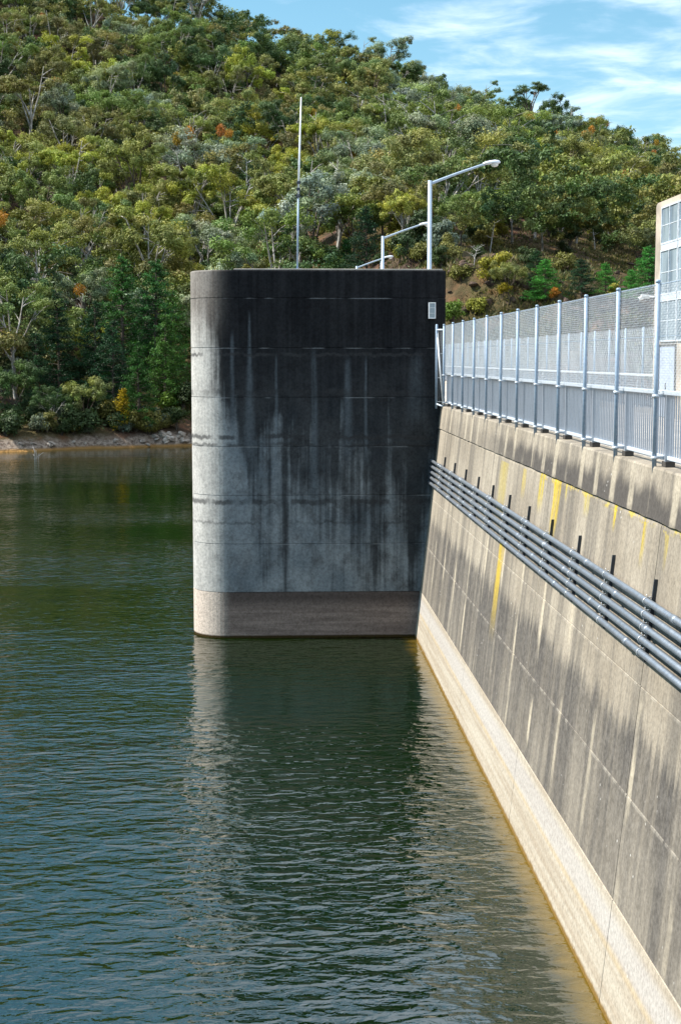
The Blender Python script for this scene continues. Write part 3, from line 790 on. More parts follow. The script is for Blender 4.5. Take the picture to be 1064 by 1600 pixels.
# ------------------------------------------------------------------ vegetation
def mat_leaf(name, trans=.3, rough=.55):
    b = NB(name)
    oi = b.N.new('ShaderNodeObjectInfo'); at_ = b.N.new('ShaderNodeAttribute'); at_.attribute_name = 'tint'; at_.attribute_type = 'GEOMETRY'
    col = b.mix(1.0, oi.outputs['Color'], at_.outputs['Color'], 'MULTIPLY')
    b.fin(col, rough, spec=.18)
    tr = b.N.new('ShaderNodeBsdfTranslucent'); b.L.new(b.mix(1.0, col, (1.1, 1.15, .6), 'MULTIPLY'), tr.inputs[0])
    mx = b.N.new('ShaderNodeMixShader'); mx.inputs[0].default_value = trans
    b.L.new(b.b.outputs[0], mx.inputs[1]); b.L.new(tr.outputs[0], mx.inputs[2]); b.L.new(mx.outputs[0], b.out.inputs[0])
    return b.m
def mat_bark(name, c1, c2):
    b = NB(name); o = b.obj(); n = b.noise(b.vmul(o, (3, 3, .8)), 1.0, 4, .6)
    return b.fin(b.mix(b.ramp(n, .38, .62), c1, c2), .85, spec=.15)
M['leaf'] = mat_leaf('leaves', .14); M['needle'] = mat_leaf('needles', .15)
M['bark_pale'] = mat_bark('pale_bark', (.17, .155, .135), (.44, .42, .38))
M['bark_dark'] = mat_bark('dark_bark', (.05, .04, .032), (.15, .12, .095))
M['bark_white'] = mat_bark('bleached_wood', (.38, .36, .34), (.62, .60, .57))

def leaf_quads(P, size, r, droop=.35, aspect=.42, up=None, face=None):
    """diamond leaves/sprays at points P -> verts, faces"""
    n = len(P)
    d = r.normal(size=(n, 3)); d[:, 2] -= droop; d /= np.linalg.norm(d, axis=1)[:, None]
    e = r.normal(size=(n, 3)); 
    if up is not None: e = e * .8 + up
    if face is not None:
        nn = face + r.normal(0, .36, (n, 3)); nn /= np.linalg.norm(nn, axis=1)[:, None] + 1e-9
        d = d - nn * np.sum(d * nn, 1)[:, None]; d /= np.linalg.norm(d, axis=1)[:, None] + 1e-9; e = nn
    w = np.cross(d, e); w /= np.linalg.norm(w, axis=1)[:, None] + 1e-9
    L = size * r.uniform(.6, 1.3, (n, 1)); W = L * aspect
    v = np.stack([P, P + d * L * .45 + w * W * .5, P + d * L, P + d * L * .45 - w * W * .5], 1).reshape(-1, 3)
    f = np.arange(n * 4).reshape(n, 4)
    return v, f
def set_tint(me, tints):
    """one tint per face"""
    a = me.attributes.new('tint', 'FLOAT_COLOR', 'FACE')
    c = np.ones((len(tints), 4), np.float32); c[:, :3] = tints
    a.data.foreach_set('color', c.ravel())
def gum_mesh(seed, H, W, forkh, nl, nclump, leaves, size, bark, flat=.7, open_=1.0):
    r = np.random.default_rng(seed); rr = random.Random(seed); tr = MB(); ends = []
    lean = Vector((rr.uniform(-.14, .14), rr.uniform(-.14, .14), 1)) * (H * forkh)
    base = [Vector((0, 0, -.8)), lean * .3 + Vector((rr.uniform(-.15, .15), rr.uniform(-.15, .15), 0)), lean * .7, lean]
    R0 = .017 * H
    tr.tube(base, [R0 * 1.25, R0, R0 * .85, R0 * .75], 6, cap=False)
    a0 = rr.uniform(0, 6.28)
    for k in range(nl):
        a = a0 + 6.28 * k / nl + rr.uniform(-.5, .5); out = W * rr.uniform(.12, .38); top = H * rr.uniform(.66, .93) - out * .18
        st = lean * rr.uniform(.7, 1.0)
        mid = st.lerp(Vector((out * math.cos(a) * .55, out * math.sin(a) * .55, top * .55 + st.z * .45)), .9) + Vector((rr.uniform(-.4, .4), rr.uniform(-.4, .4), 0))
        en = Vector((out * math.cos(a), out * math.sin(a), top))
        tr.tube([st, mid, en], [R0 * .55, R0 * .36, R0 * .14], 5, cap=False)
        ends.append(en)
        for j in range(4):
            b_ = a + rr.uniform(-1.3, 1.3); q = mid.lerp(en, rr.uniform(0, .8)); o2 = W * rr.uniform(.12, .30)
            e2 = q + Vector((o2 * math.cos(b_), o2 * math.sin(b_), H * rr.uniform(-.03, .15)))
            tr.tube([q, q.lerp(e2, .5) + Vector((0, 0, .15)), e2], [R0 * .26, R0 * .17, R0 * .06], 4, cap=False)
            ends.append(e2)
    rr.shuffle(ends)
    V = []; F = []; T = []; nv = 0; pts = ends[:nclump]
    while len(pts) < nclump:
        q = rr.choice(ends); pts.append(q + Vector((rr.gauss(0, W * .10), rr.gauss(0, W * .10), rr.gauss(0, H * .06))))
    for c in pts:
        cr = W * rr.uniform(.10, .20) * open_; tone = rr.uniform(.78, 1.28); hue = np.array([rr.uniform(.9, 1.12), 1, rr.uniform(.75, 1.2)])
        # every bough ends in several small tufts
        for q in range(rr.randint(5, 8)):
            d0 = np.array([rr.gauss(0, 1), rr.gauss(0, 1), rr.gauss(0, .7)]); d0 /= np.linalg.norm(d0) + 1e-6
            cc = np.array(c) + d0 * cr * rr.uniform(.3, .8) * np.array([1, 1, flat]); tr_ = cr * rr.uniform(.26, .52)
            m = int(leaves / nclump / 6.5 * rr.uniform(.7, 1.3))
            d = r.normal(size=(m, 3)); d /= np.linalg.norm(d, axis=1)[:, None]
            P = cc + d * tr_ * r.uniform(.25, 1.0, (m, 1)) ** .6 * np.array([1, 1, flat * 1.1]) + r.normal(0, tr_ * .14, (m, 3))
            v, f = leaf_quads(P, size, r, .45, .5, face=d + d0 * .5 + np.array([0, 0, .25]))
            V.append(v); F.append(f + nv); nv += len(v)
            T.append(np.tile(np.array([1.0, 1.0, 1.0]) * tone * rr.uniform(.88, 1.14) * hue, (m, 1)) * r.uniform(.86, 1.16, (m, 1)))
    cm = np_mesh('gum_crown', np.concatenate(V), np.concatenate(F), M['leaf']); set_tint(cm, np.concatenate(T))
    return tr.mesh('gum_trunk', bark), cm
def pine_mesh(seed, H, W, leaves=5200):
    r = np.random.default_rng(seed); rr = random.Random(seed); tr = MB(); R0 = .016 * H
    tr.tube([(0, 0, -.5), (0, 0, H * .5), (0, 0, H)], [R0 * 1.2, R0 * .7, .02], 6, cap=False)
    V = []; F = []; T = []; nv = 0; z = H * .08; whorls = []
    while z < H * .97:
        fr = 1 - z / H; L = W * .5 * (fr ** .72) * rr.uniform(.8, 1.15) + .15
        for k in range(rr.randint(4, 6)):
            whorls.append((z + rr.uniform(-.15, .15), L * rr.uniform(.65, 1.15), rr.uniform(0, 6.28)))
        z += H * .042 * (.55 + fr * .7)
    tot = sum(w[1] for w in whorls)
    for (z, L, a) in whorls:
        e = Vector((L * math.cos(a), L * math.sin(a), z + L * rr.uniform(-.02, .34)))
        tr.tube([(0, 0, z), tuple(e)], [R0 * .25, .012], 4, cap=False)
        m = max(10, int(leaves * L / tot)); s = r.uniform(.18, 1.05, (m, 1)) ** .8
        c = np.array((0, 0, z)) + s * (np.array(e) - np.array((0, 0, z)))
        P = c + r.normal(0, 1, (m, 3)) * np.array([.26, .26, .15]) * (L * .34 + .12)
        v, f = leaf_quads(P, .26, r, -.55, .34, up=np.array([0, 0, .4])); V.append(v); F.append(f + nv); nv += len(v)
        T.append(np.tile(np.array([1., 1., 1.]) * rr.uniform(.75, 1.3), (m, 1)) * r.uniform(.7, 1.35, (m, 1)) * (.75 + .45 * s))
    cm = np_mesh('pine_crown', np.concatenate(V), np.concatenate(F), M['needle']); set_tint(cm, np.concatenate(T))
    return tr.mesh('pine_trunk', M['bark_dark']), cm
def shrub_mesh(seed, H, W, leaves=1800, size=.26, upright=0):
    r = np.random.default_rng(seed); rr = random.Random(seed); tr = MB(); V = []; F = []; T = []; nv = 0; nc = 9
    for k in range(nc):
        a = rr.uniform(0, 6.28); o = W * .5 * rr.uniform(.1, .75); z = H * rr.uniform(.3, .85)
        if upright: o *= .6 * (1.1 - z / H); 
        c = Vector((o * math.cos(a), o * math.sin(a), z)); tr.tube([(0, 0, -.2), tuple(c * .5 + Vector((0, 0, .1))), tuple(c)], [.05, .035, .012], 4, cap=False)
        m = leaves // nc; d = r.normal(size=(m, 3)); d /= np.linalg.norm(d, axis=1)[:, None]
        cr = W * rr.uniform(.16, .3)
        P = np.array(c) + d * cr * r.uniform(.2, 1, (m, 1)) ** .6 * np.array([1, 1, .75 if not upright else 1.6])
        P[:, 2] = np.maximum(P[:, 2], .05)
        v, f = leaf_quads(P, size, r, 0, .5, face=d + np.array([0, 0, .25])); V.append(v); F.append(f + nv); nv += len(v)
        T.append(np.tile(np.array([1., 1., 1.]) * rr.uniform(.75, 1.3), (m, 1)) * r.uniform(.75, 1.3, (m, 1)))
    cm = np_mesh('shrub_foliage', np.concatenate(V), np.concatenate(F), M['leaf']); set_tint(cm, np.concatenate(T))
    return tr.mesh('shrub_stem', M['bark_dark']), cm
def dead_mesh(seed, H, W):
    rr = random.Random(seed); tr = MB(); br = MB(); R0 = .014 * H
    top = Vector((rr.uniform(-.15, .15) * H, rr.uniform(-.1, .1) * H, H))
    mid = top * .5 + Vector((rr.uniform(-.06, .06) * H, 0, 0))
    tr.tube([(0, 0, -.4), tuple(mid), tuple(top)], [R0 * 1.2, R0 * .8, .02], 6, cap=False)
    for k in range(9):
        q = Vector((0, 0, 0)).lerp(mid, rr.uniform(.6, 1)) if k < 3 else mid.lerp(top, rr.uniform(0, .85)); a = rr.uniform(0, 6.28); o = W * rr.uniform(.2, .5)
        e = q + Vector((o * math.cos(a), o * math.sin(a), o * rr.uniform(.2, 1.0)))
        m_ = q.lerp(e, .5) + Vector((rr.uniform(-.3, .3), rr.uniform(-.3, .3), rr.uniform(-.2, .4)))
        br.tube([q, m_, e], [R0 * .5, R0 * .34, .015], 5, cap=False)
        for j in range(3):
            s = m_.lerp(e, rr.uniform(0, .8)); e2 = s + Vector((rr.uniform(-1, 1), rr.uniform(-1, 1), rr.uniform(-.5, .7))) * o * .42
            br.tube([s, s.lerp(e2, .6) + Vector((0, 0, .1)), e2], [R0 * .2, R0 * .14, .01], 4, cap=False)
    return tr.mesh('dead_trunk', M['bark_white']), br.mesh('dead_branches', M['bark_white'])
def clump_mesh(seed, W=1.3, H=1.7, leaves=420):
    r = np.random.default_rng(seed); d = r.normal(size=(leaves, 3)); d /= np.linalg.norm(d, axis=1)[:, None]
    P = d * r.uniform(.2, 1, (leaves, 1)) ** .6 * np.array([W / 2, W / 2, H / 2]); v, f = leaf_quads(P, .3, r, 1.2, .3)
    me = np_mesh('mistletoe', v, f, M['leaf']); set_tint(me, np.ones((leaves, 3)) * r.uniform(.7, 1.3, (leaves, 1))); return me

GUM = []   # (trunk mesh, crown mesh, height, width, character)
for i, (H, W, fk, nl, nc, lv, sz, bk, fl, op, ch) in enumerate([
    (13, 11, .34, 6, 27, 17000, .25, 'bark_pale', .62, .95, 'broad'), (15, 10, .38, 5, 24, 16000, .25, 'bark_pale', .7, .95, 'tall'),
    (11, 10.5, .30, 7, 32, 18000, .25, 'bark_dark', .72, 1.0, 'domed'), (14, 8.5, .36, 5, 24, 14000, .25, 'bark_dark', .85, 1.0, 'narrow'),
    (12, 12., .31, 7, 30, 17000, .25, 'bark_pale', .55, .85, 'spreading'), (16, 9.5, .42, 5, 20, 13000, .26, 'bark_pale', .65, 1.0, 'lofty'),
    (9, 8.5, .22, 6, 28, 15000, .23, 'bark_dark', .85, 1.05, 'bushy'), (14, 9.5, .40, 6, 24, 11000, .25, 'bark_pale', .6, .95, 'thin crowned'),
    (10, 9.0, .26, 7, 30, 16000, .24, 'bark_pale', .78, 1.0, 'rounded'), (14, 11., .34, 7, 28, 16000, .25, 'bark_pale', .62, .88, 'ragged')]):
    t_, c_ = gum_mesh(100 + i, H, W, fk, nl, nc, lv, sz, M[bk], fl, op); GUM.append((t_, c_, H, W, ch))
LONE = gum_mesh(176, 19, 9.5, .60, 5, 20, 9000, .27, M['bark_dark'], .34, .95); GUM.append((*LONE, 19, 9.5, 'tall umbrella topped'))
PINE = [pine_mesh(200 + i, *a) + (a[0], a[1]) for i, a in enumerate([(14, 6.8, 11000), (12, 6.6, 11000), (10, 6.6, 10000), (7, 5.2, 8000)])]
SHRUB = [shrub_mesh(300 + i, *a) + (a[0], a[1]) for i, a in enumerate([(2.6, 3.2), (2.0, 3.0), (3.4, 3.4), (1.5, 2.4)])]
CONE = pine_mesh(330, 4.2, 2.0, 2600)
DEAD = [dead_mesh(400 + i, *a) + (a[0], a[1]) for i, a in enumerate([(11, 6), (9, 7), (12, 5), (7, 6)])]
MIST = [clump_mesh(500), clump_mesh(501, 1.8, 1.6, 520)]

COLS = {'olive': (.188, .212, .058), 'grey-green': (.198, .25, .155), 'yellow-green': (.27, .295, .048), 'dark green': (.062, .106, .036), 'brown-olive': (.186, .182, .064), 'silver-green': (.25, .30, .215), 'mid green': (.137, .192, .055)}
def jit(c, s=.14):
    k = random.uniform(1 - s, 1 + s); return (c[0] * k * random.uniform(.93, 1.07), c[1] * k, c[2] * k * random.uniform(.85, 1.15), 1)
ITEMS = []          # things to be labelled at the end: (object, adjective phrase, noun, px, py)
def plant(name, parts, loc, scale, color, cat, group, rz=None, tilt=0.0, stretch=1.0):
    o = bpy.data.objects.new(name, None); COL.objects.link(o); o.location = loc
    o.rotation_euler = (random.uniform(-tilt, tilt), random.uniform(-tilt, tilt), random.uniform(0, 6.28) if rz is None else rz)
    o.scale = (scale, scale, scale * stretch); o['category'] = cat; o['group'] = group
    for nm, me in parts:
        c = bpy.data.objects.new(nm, me); COL.objects.link(c); c.parent = o; c.color = color
    return o
TAKEN = []
def free(x, y, d):
    for (a, b, e) in TAKEN:
        if (a - x) ** 2 + (b - y) ** 2 < (d * .5 + e * .5) ** 2: return False
    return True
def add_gum(loc, k, scale, cname, mist=0, stretch=1.0, rz=None):
    t_, c_, H, W, ch = GUM[k]
    o = plant('gum_tree', [('trunk', t_), ('crown', c_)], loc, scale, jit(COLS[cname]), 'gum tree', 'gum trees on the hillside', tilt=.05, stretch=stretch, rz=rz)
    for q in range(mist):
        c = bpy.data.objects.new('mistletoe', random.choice(MIST)); COL.objects.link(c); c.parent = o
        a = random.uniform(3.3, 6.1) - o.rotation_euler.z
        c.location = (W * .34 * math.cos(a), W * .34 * math.sin(a), H * random.uniform(.6, .93)); s = random.uniform(.7, 1.15); c.scale = (s, s, s)
        c.color = random.choice([(.42, .19, .02, 1), (.36, .13, .03, 1), (.33, .21, .02, 1)]); c['label'] = 'orange brown clump of mistletoe'
    TAKEN.append((loc[0], loc[1], W * scale * .48)); px, py = proj(loc[0], loc[1], loc[2] + H * scale * .7)
    ITEMS.append((o, ('%s %s' % (ch, cname)), 'gum tree', px, py, 1 if mist else 0)); return o
def add_pine(px, pyb, pyt, k, cname='bright green', Y=None):
    g = ground_at(px, pyb); H, W = PINE[k][2:]
    h = (pyb - pyt) / FPX * g.y; s = h / H
    col = {'bright green': (.030, .098, .020), 'deep green': (.014, .046, .017), 'fresh green': (.06, .14, .026), 'vivid green': (.05, .20, .03)}[cname]
    o = plant('pine_tree', [('trunk', PINE[k][0]), ('crown', PINE[k][1])], g, s, jit((*col,)), 'pine tree', 'pines below the gum forest', tilt=.02)
    if px > 800: o.scale = (s * 1.5, s * 1.5, s); 
    TAKEN.append((g.x, g.y, W * s * .6)); ITEMS.append((o, cname, 'pine tree', px, (pyb + pyt) / 2, 0)); return o
# --- pines where the photograph shows them
for a in [(95, 628, 450, 0, 'deep green'), (150, 640, 470, 1, 'deep green'), (193, 618, 396, 0, 'bright green'), (243, 628, 402, 0, 'bright green'), (218, 672, 540, 1, 'bright green'), (178, 655, 500, 1, 'deep green'),
          (272, 606, 452, 1, 'fresh green'), (120, 470, 385, 1, 'deep green'), (455, 402, 280, 1, 'deep green'), (386, 412, 326, 2, 'bright green'), (445, 424, 352, 2, 'bright green'), (573, 424, 322, 2, 'deep green'),
          (540, 430, 374, 3, 'bright green'), (520, 432, 390, 3, 'fresh green'), (290, 560, 470, 1, 'bright green'), (60, 640, 520, 1, 'deep green'), (232, 600, 455, 1, 'deep green'), (206, 560, 430, 0, 'bright green'), (258, 640, 490, 1, 'fresh green'),
          (852, 472, 404, 2, 'vivid green'), (838, 440, 392, 2, 'deep green'), (908, 466, 404, 2, 'deep green'), (946, 464, 410, 2, 'vivid green'), (1014, 464, 384, 2, 'vivid green'), (1040, 470, 400, 2, 'deep green'), (985, 470, 420, 2, 'vivid green')]:
    add_pine(*a)
# --- gums the eye picks out
def gum_at(px, pyb, pyt, k, cname, mist=0, rz=None):
    g = ground_at(px, pyb); s = (pyb - pyt) / FPX * g.y / GUM[k][2]; return add_gum(g, k, s, cname, mist, rz=rz)
for a in [(305, 330, 190, 4, 'grey-green', 3), (365, 320, 205, 9, 'grey-green', 1), (520, 300, 170, 1, 'olive', 2), (760, 330, 200, 3, 'olive', 1), (680, 290, 175, 0, 'olive', 0), (890, 300, 190, 0, 'brown-olive', 3),
          (1000, 320, 215, 1, 'olive', 2), (900, 380, 270, 1, 'mid green', 0), (960, 380, 270, 3, 'mid green', 0), (55, 500, 330, 4, 'olive', 1), (20, 560, 420, 9, 'dark green', 1), (130, 560, 410, 3, 'grey-green', 1),
          (640, 380, 290, 8, 'yellow-green', 0), (720, 390, 290, 2, 'mid green', 0), (800, 380, 285, 7, 'olive', 0), (848, 395, 300, 1, 'olive', 1), (150, 590, 500, 6, 'yellow-green', 0), (25, 655, 560, 6, 'dark green', 0),
          (135, 668, 585, 6, 'olive', 0), (80, 672, 600, 8, 'dark green', 0), (795, 470, 404, 6, 'olive', 0), (1060, 400, 270, 0, 'olive', 0)]:
    gum_at(*a)
# the umbrella-topped gum alone on the skyline
gum_at(824, 247, 112, 10, 'dark green')
# --- the forest
def scatter_gums(target):
    n = 0; tries = 0; names = list(COLS); cand = []
    while tries < 9000 and n < target:
        tries += 1
        Y = 138 + (432 - 138) * random.random() ** .8
        px = random.uniform(-90, 1160); X = tpx(px) * Y
        yb = float(shore_y(px)); yr = float(interp(px, RG_PX, RD_Y)); s = (Y - yb) / (yr - yb)
        if s < (.02 if px < 500 else .125) or s > 1.03: continue
        z = float(terrain_z(X, Y)); k = random.randrange(10); sc = random.uniform(.88, 1.45) * (.75 if s < .10 else 1)
        bx, by = proj(X, Y, z); tx, ty = proj(X, Y, z + GUM[k][2] * sc)
        if by < -25 or (305 < px < 690 and ty > 415): continue
        if 680 < px and by > 378: continue
        if not free(X, Y, GUM[k][3] * sc * .5): continue
        # patches of one colour, as in the photograph
        q = float(fbm(np.array(X / 30), np.array(Y / 45), 2, 77)) + random.gauss(0, .13)
        low = 1 - s
        if s > .8: pool = ['dark green', 'mid green', 'grey-green', 'olive']
        elif q < -.10: pool = ['grey-green', 'silver-green', 'grey-green', 'mid green']
        elif q < .06: pool = ['olive', 'mid green', 'olive', 'brown-olive']
        elif low > .55: pool = ['yellow-green', 'olive', 'yellow-green', 'mid green']
        else: pool = ['olive', 'brown-olive', 'dark green', 'yellow-green']
        add_gum((X, Y, z - .1), k, sc, random.choice(pool), (random.random() < .09) * random.randint(1, 2)); n += 1
scatter_gums(278)
# --- the rest of the wood, one mass: trees between and behind those above
def far_wood():
    V = []; F = []; T = []; nv = 0; r = np.random.default_rng(11); cnt = 0; tries = 0
    arr = []
    for (t_, c_, H, W, ch) in GUM:
        n = len(c_.vertices); co = np.empty(n * 3, np.float32); c_.vertices.foreach_get('co', co); tn = np.empty(len(c_.polygons) * 4, np.float32); c_.attributes['tint'].data.foreach_get('color', tn)
        arr.append((co.reshape(-1, 4, 3), tn.reshape(-1, 4)[:, :3]))
    names = ['dark green', 'dark green', 'mid green', 'brown-olive', 'olive']  # mostly darker greens, painting in the deep shade between the crowns
    while cnt < 760 and tries < 30000:
        tries += 1; px = random.uniform(-420, 1500) if tries % 3 == 0 else random.uniform(-60, 1120); Y = random.uniform(140, 445) if tries % 2 else random.uniform(330, 445); X = tpx(px) * Y
        yb = float(shore_y(px)); yr = float(interp(px, RG_PX, RD_Y)); s = (Y - yb) / (yr - yb)
        if s < (.05 if px < 500 else .13) or s > 1.06: continue
        z = float(terrain_z(X, Y)); k = random.randrange(10); sc = random.uniform(.6, 1.15)
        if 300 < px < 695 and proj(X, Y, z + GUM[k][2] * sc)[1] > 415: continue
        if not free(X, Y, 1.6): continue
        TAKEN.append((X, Y, 3.4)); co, tn = arr[k]; sel = r.random(len(co)) < .22
        a = random.uniform(0, 6.28); rot = np.array([[math.cos(a), -math.sin(a), 0], [math.sin(a), math.cos(a), 0], [0, 0, 1]])
        q = co[sel]; ctr = q[:, :1]; q = ctr + (q - ctr) * 1.75
        v = (q.reshape(-1, 3) @ rot.T) * sc + np.array([X, Y, z - .1]); f = np.arange(len(v)).reshape(-1, 4)
        V.append(v); F.append(f + nv); nv += len(v); T.append(tn[sel] * np.array(jit(COLS[random.choice(names)])[:3])); cnt += 1
    me = np_mesh('wood', np.concatenate(V), np.concatenate(F), M['leaf']); set_tint(me, np.concatenate(T))
    o = link('distant_wood', me); tag(o, 'continuous gum forest filling the gaps between the nearer trees on the hill', 'wood', kind='stuff')
far_wood()
# --- bleached dead trees
for (px, pyb, pyt, k) in [(60, 505, 385, 0), (130, 540, 440, 1), (392, 268, 205, 2), (345, 345, 290, 1), (545, 240, 190, 2), (590, 315, 268, 3), (310, 380, 312, 3), (150, 600, 540, 3), (98, 330, 280, 0), (655, 275, 225, 2), (805, 290, 250, 1), (930, 390, 325, 2), (765, 395, 330, 2), (385, 360, 240, 2), (300, 400, 318, 2), (20, 470, 400, 1), (740, 420, 385, 3), (960, 350, 300, 1), (480, 260, 205, 2), (212, 240, 190, 0)]:
    g = ground_at(px, pyb); s = (pyb - pyt) / FPX * g.y / DEAD[k][2]
    o = plant('dead_tree', [('trunk', DEAD[k][0]), ('bare_crown', DEAD[k][1])], g, s, (1, 1, 1, 1), 'dead tree', 'bare dead trees on the hillside', tilt=.1)
    ITEMS.append((o, 'bare bleached', 'dead tree', px, (pyb + pyt) / 2, 0))
# --- shrubs
SHC = {'yellow-green': (.22, .21, .026), 'olive': (.14, .135, .034), 'dark green': (.04, .065, .022), 'bright green': (.085, .15, .02), 'golden': (.30, .22, .012), 'rusty orange': (.36, .15, .02), 'grey-green': (.12, .15, .10)}
def add_shrub(px, pyb, h, k, cname, mesh=None, noun='shrub'):
    g = ground_at(px, pyb); me = mesh or SHRUB[k]; s = h / (4.2 if mesh else SHRUB[k][2])
    o = plant('shrub', [('stem', me[0]), ('foliage', me[1])], g, s, jit(SHC[cname]), 'shrub', 'shrubs on the hillside', tilt=.08)
    ITEMS.append((o, cname, noun, *proj(g.x, g.y, g.z + h * .6), 0))
add_shrub(190, 674, 4.8, 0, 'golden', CONE, 'cone shaped shrub'); add_shrub(212, 674, 3.0, 0, 'olive'); add_shrub(272, 640, 2.2, 3, 'bright green'); add_shrub(276, 672, 2.8, 2, 'dark green'); add_shrub(262, 668, 1.6, 1, 'olive')
for (px, pyb, h, k, c) in [(862, 474, 1.6, 2, 'rusty orange'), (785, 470, 1.7, 2, 'golden'), (790, 440, 3.0, 0, 'yellow-green'), (770, 442, 2.6, 0, 'yellow-green'), (708, 505, 2.0, 1, 'bright green'), (740, 492, 1.5, 3, 'yellow-green'), (722, 440, 1.6, 3, 'olive'), (965, 470, 1.8, 0, 'yellow-green'), (885, 400, 2.4, 0, 'dark green'), (705, 395, 2.2, 2, 'olive'), (760, 388, 2.4, 1, 'olive'), (640, 405, 2.6, 0, 'dark green'), (660, 412, 2.2, 1, 'olive'), (625, 415, 2.4, 2, 'yellow-green'), (690, 418, 2.4, 0, 'dark green'), (700, 408, 2.0, 1, 'olive'), (740, 415, 2.2, 2, 'dark green'), (820, 415, 2.2, 0, 'dark green'), (880, 425, 2.0, 1, 'olive')]: add_shrub(px, pyb, h, k, c)
for k in range(22):
    add_shrub(random.uniform(-5, 262), random.uniform(664, 682), random.uniform(1.2, 2.6), random.randrange(4), random.choice(['dark green', 'olive', 'dark green', 'grey-green']))
def scatter_shrubs(n):
    c = 0; tries = 0
    while c < n and tries < 6000:
        tries += 1; px = random.uniform(-20, 1080); s = random.random() ** 1.7 * .75
        yb = float(shore_y(px)); yr = float(interp(px, RG_PX, RD_Y)); s = max(s, .022 if px < 500 else .10); Y = yb + (yr - yb) * s; X = tpx(px) * Y
        z = float(terrain_z(X, Y)); bx, by = proj(X, Y, z)
        if 300 < px < 695 and by > 418 or (px >= 695 and by > 392): continue
        k = random.randrange(4); h = SHRUB[k][2] * random.uniform(.7, 1.4)
        cn = random.choice(['yellow-green', 'olive', 'olive', 'dark green', 'grey-green'] if s > .1 else ['dark green', 'olive', 'dark green', 'grey-green'])
        o = plant('shrub', [('stem', SHRUB[k][0]), ('foliage', SHRUB[k][1])], (X, Y, z - .05), h / SHRUB[k][2], jit(SHC[cn]), 'shrub', 'shrubs on the hillside', tilt=.08)
        ITEMS.append((o, cn, 'shrub', px, by - 8, 0)); c += 1
scatter_shrubs(230)
# --- low undergrowth: grass tufts, saplings, litter (stuff)
def undergrowth(n=95000):
    r = np.random.default_rng(5); px = r.uniform(-150, 1200, n); s = np.maximum(r.random(n) ** 1.6, .012)
    yb = shore_y(px); yr = interp(px, RG_PX, RD_Y); Y = yb + (yr - yb) * s; X = tpx(px) * Y; Z = terrain_z(X, Y)
    dens = fbm(X / 7, Y / 7, 3, 55); keep = (dens > -.02 + .12 * r.normal(size=n) * .5) & (Z > 2.6)
    keep &= ~((px > 640) & (s < .115) & (dens < .07))
    P = np.stack([X, Y, Z - .1], -1)[keep]; m = len(P); k = 5
    P = np.repeat(P, k, 0) + r.normal(0, .28, (m * k, 3)) * np.array([1, 1, .4]); v, f = leaf_quads(P, .55, r, -1.6, .22)
    pal = np.array([(.10, .095, .03), (.14, .13, .03), (.16, .13, .06), (.05, .06, .02), (.08, .10, .03)])
    t = np.repeat(pal[r.integers(0, 5, m)], k, 0) * r.uniform(.7, 1.3, (m * k, 1))
    me = np_mesh('undergrowth', v, f, M['leaf']); set_tint(me, t); o = link('undergrowth', me)
    tag(o, 'low grass, bracken and scrub between the trees on the hillside', 'undergrowth', kind='stuff')
undergrowth()
# --- rocks
def rock_mesh(seed):
    bm = bmesh.new(); bmesh.ops.create_icosphere(bm, subdivisions=2, radius=1); r = random.Random(seed)
    cuts = [(Vector((r.gauss(0, 1), r.gauss(0, 1), r.gauss(0, 1))).normalized(), r.uniform(.45, .8)) for _ in range(9)]
    for v in bm.verts:
        for n_, d in cuts:
            q = v.co.dot(n_)
            if q > d: v.co -= n_ * (q - d)
        v.co.z *= .75
    me = bpy.data.meshes.new('rock'); bm.to_mesh(me); bm.free(); return me
b = NB('pale_rock'); n = b.noise(b.pos(), 1.6, 5, .65); M['rock'] = b.fin(b.mix(b.ramp(n, .35, .65), (.22, .175, .14), (.54, .47, .40)), .9, normal=b.bump(n, .8, .15), spec=.15)
b = NB('brown_rock'); n = b.noise(b.pos(), 1.1, 5, .65); M['rock2'] = b.fin(b.mix(b.ramp(n, .35, .65), (.035, .026, .022), (.14, .095, .07)), .9, normal=b.bump(n, .9, .2), spec=.15)
RK = [rock_mesh(i) for i in range(5)]; RK2 = [m_.copy() for m_ in RK]
for m_ in RK: m_.materials.append(M['rock'])
for m_ in RK2: m_.materials.append(M['rock2'])
def add_rock(px, py, size, pale, extra):
    g = ground_at(px, py); o = bpy.data.objects.new('rock', random.choice(RK if pale else RK2)); COL.objects.link(o)
    o.location = g + Vector((0, 0, size * .15)); o.scale = (size * random.uniform(.8, 1.3), size * random.uniform(.8, 1.2), size * random.uniform(.6, 1.0)); o.rotation_euler = (random.uniform(-.4, .4), random.uniform(-.4, .4), random.uniform(0, 6))
    tag(o, None, 'rock', 'pale rocks at the water line' if pale else 'brown rocks in the cutting'); ITEMS.append((o, extra, 'rock', px, py, 0))
for k in range(24): 
    add_rock(random.uniform(238, 306), random.uniform(678, 693), random.uniform(.25, .6), True, random.choice(['pale angular', 'pale flat', 'pale broken']))
for k in range(12): add_rock(random.uniform(0, 235), random.uniform(688, 698), random.uniform(.2, .5), True, 'small pale')
for k in range(80): add_rock(random.uniform(690, 1020), random.uniform(390, 500), random.uniform(.2, .8), False, random.choice(['dark brown', 'reddish brown', 'jagged brown']))
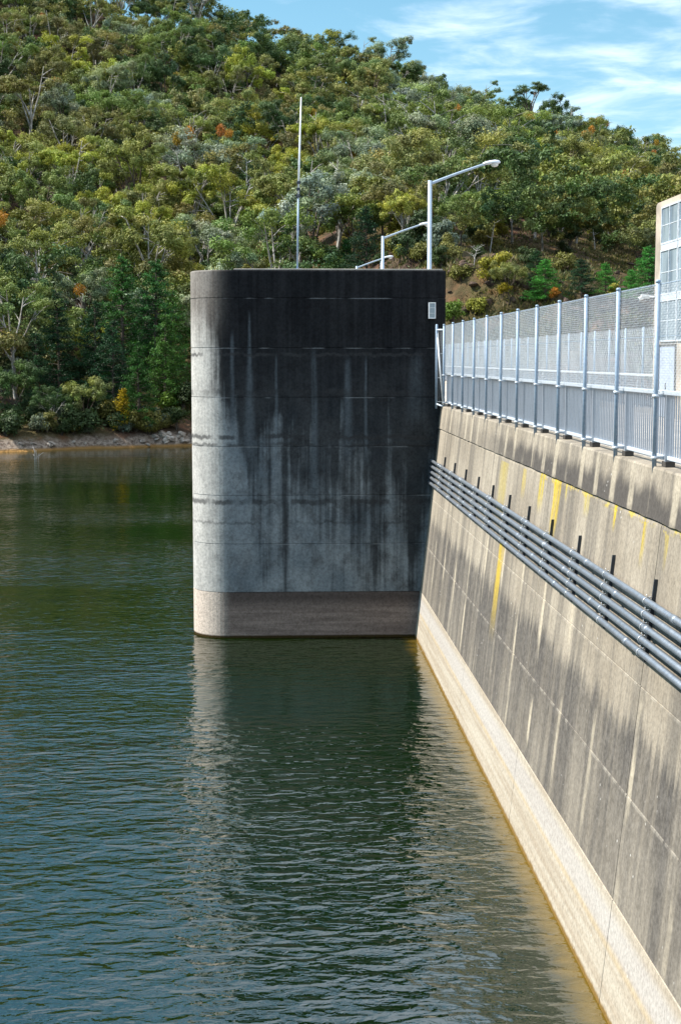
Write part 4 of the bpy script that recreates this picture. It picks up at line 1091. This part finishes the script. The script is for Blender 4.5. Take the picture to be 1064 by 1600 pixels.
# --- drowned branch standing in the shallows
def drowned_branch():
    p = at(57, 722, 149); p.z = 0
    t = empty('drowned_branch', p, 'thin dead twigs sticking out of the water near the left shore', 'branch'); rr = random.Random(8)
    for k in range(6):
        m = MB(); a = rr.uniform(-1, 1); h = rr.uniform(.5, 1.5)
        m.tube([(rr.uniform(-.3, .3), 0, -.4), (a * .25, .1, h * .55), (a * .7, .2, h)], [.03, .022, .008], 5); m.build('twig', M['bark_white'], t, False)
drowned_branch()

# ------------------------------------------------------------------ labels that single each plant and rock out
def place_words(px, py, noun):
    if px < 40: c = 'at the left edge'
    elif px < 110: c = 'near the left edge'
    elif px < 180: c = 'well left of the tower'
    elif px < 240: c = 'left of the tower'
    elif px < 300: c = 'just left of the tower'
    elif px < 370: c = 'above the tower\'s left end'
    elif px < 440: c = 'left of the antenna'
    elif px < 500: c = 'behind the antenna'
    elif px < 570: c = 'right of the antenna'
    elif px < 650: c = 'left of the tallest lamp'
    elif px < 720: c = 'behind the tallest lamp'
    elif px < 790: c = 'right of the tallest lamp'
    elif px < 860: c = 'above the fence\'s left half'
    elif px < 930: c = 'above the fence\'s middle'
    elif px < 1000: c = 'above the fence\'s right end'
    elif px < 1064: c = 'near the concrete building'
    else: c = 'past the right edge'
    if px < 0: c = 'past the left edge'
    sky = np.interp(px, [0, 330, 530, 700, 830, 1064], [-60, 0, 85, 120, 150, 215])
    d = py - sky
    if noun == 'rock': r = 'at the water' if px < 400 else 'in the cutting'
    elif d < 35: r = 'on the skyline'
    elif d < 95: r = 'high up'
    elif d < 160: r = 'on upper slope'
    elif d < 230: r = 'on middle slope'
    elif py < 430 or px > 690: r = 'on lower slope'
    elif py < 560: r = 'low on the slope'
    else: r = 'above the shore'
    return r + ' ' + c
def label_all():
    cells = {}
    for it in ITEMS:
        o, adj, noun, px, py, mist = it
        base = '%s %s%s %s' % (adj, noun, ' with mistletoe' if mist else '', place_words(px, py, noun))
        cells.setdefault(base, []).append((px, py, o))
    for base, lst in cells.items():
        lst.sort(key=lambda q: q[0])
        for i, (px, py, o) in enumerate(lst):
            if len(lst) == 1: o['label'] = base
            else:
                o['label'] = base + (', %s from left' % ORD[i] if len(lst) > 2 else (', left one', ', right one')[i])
label_all()
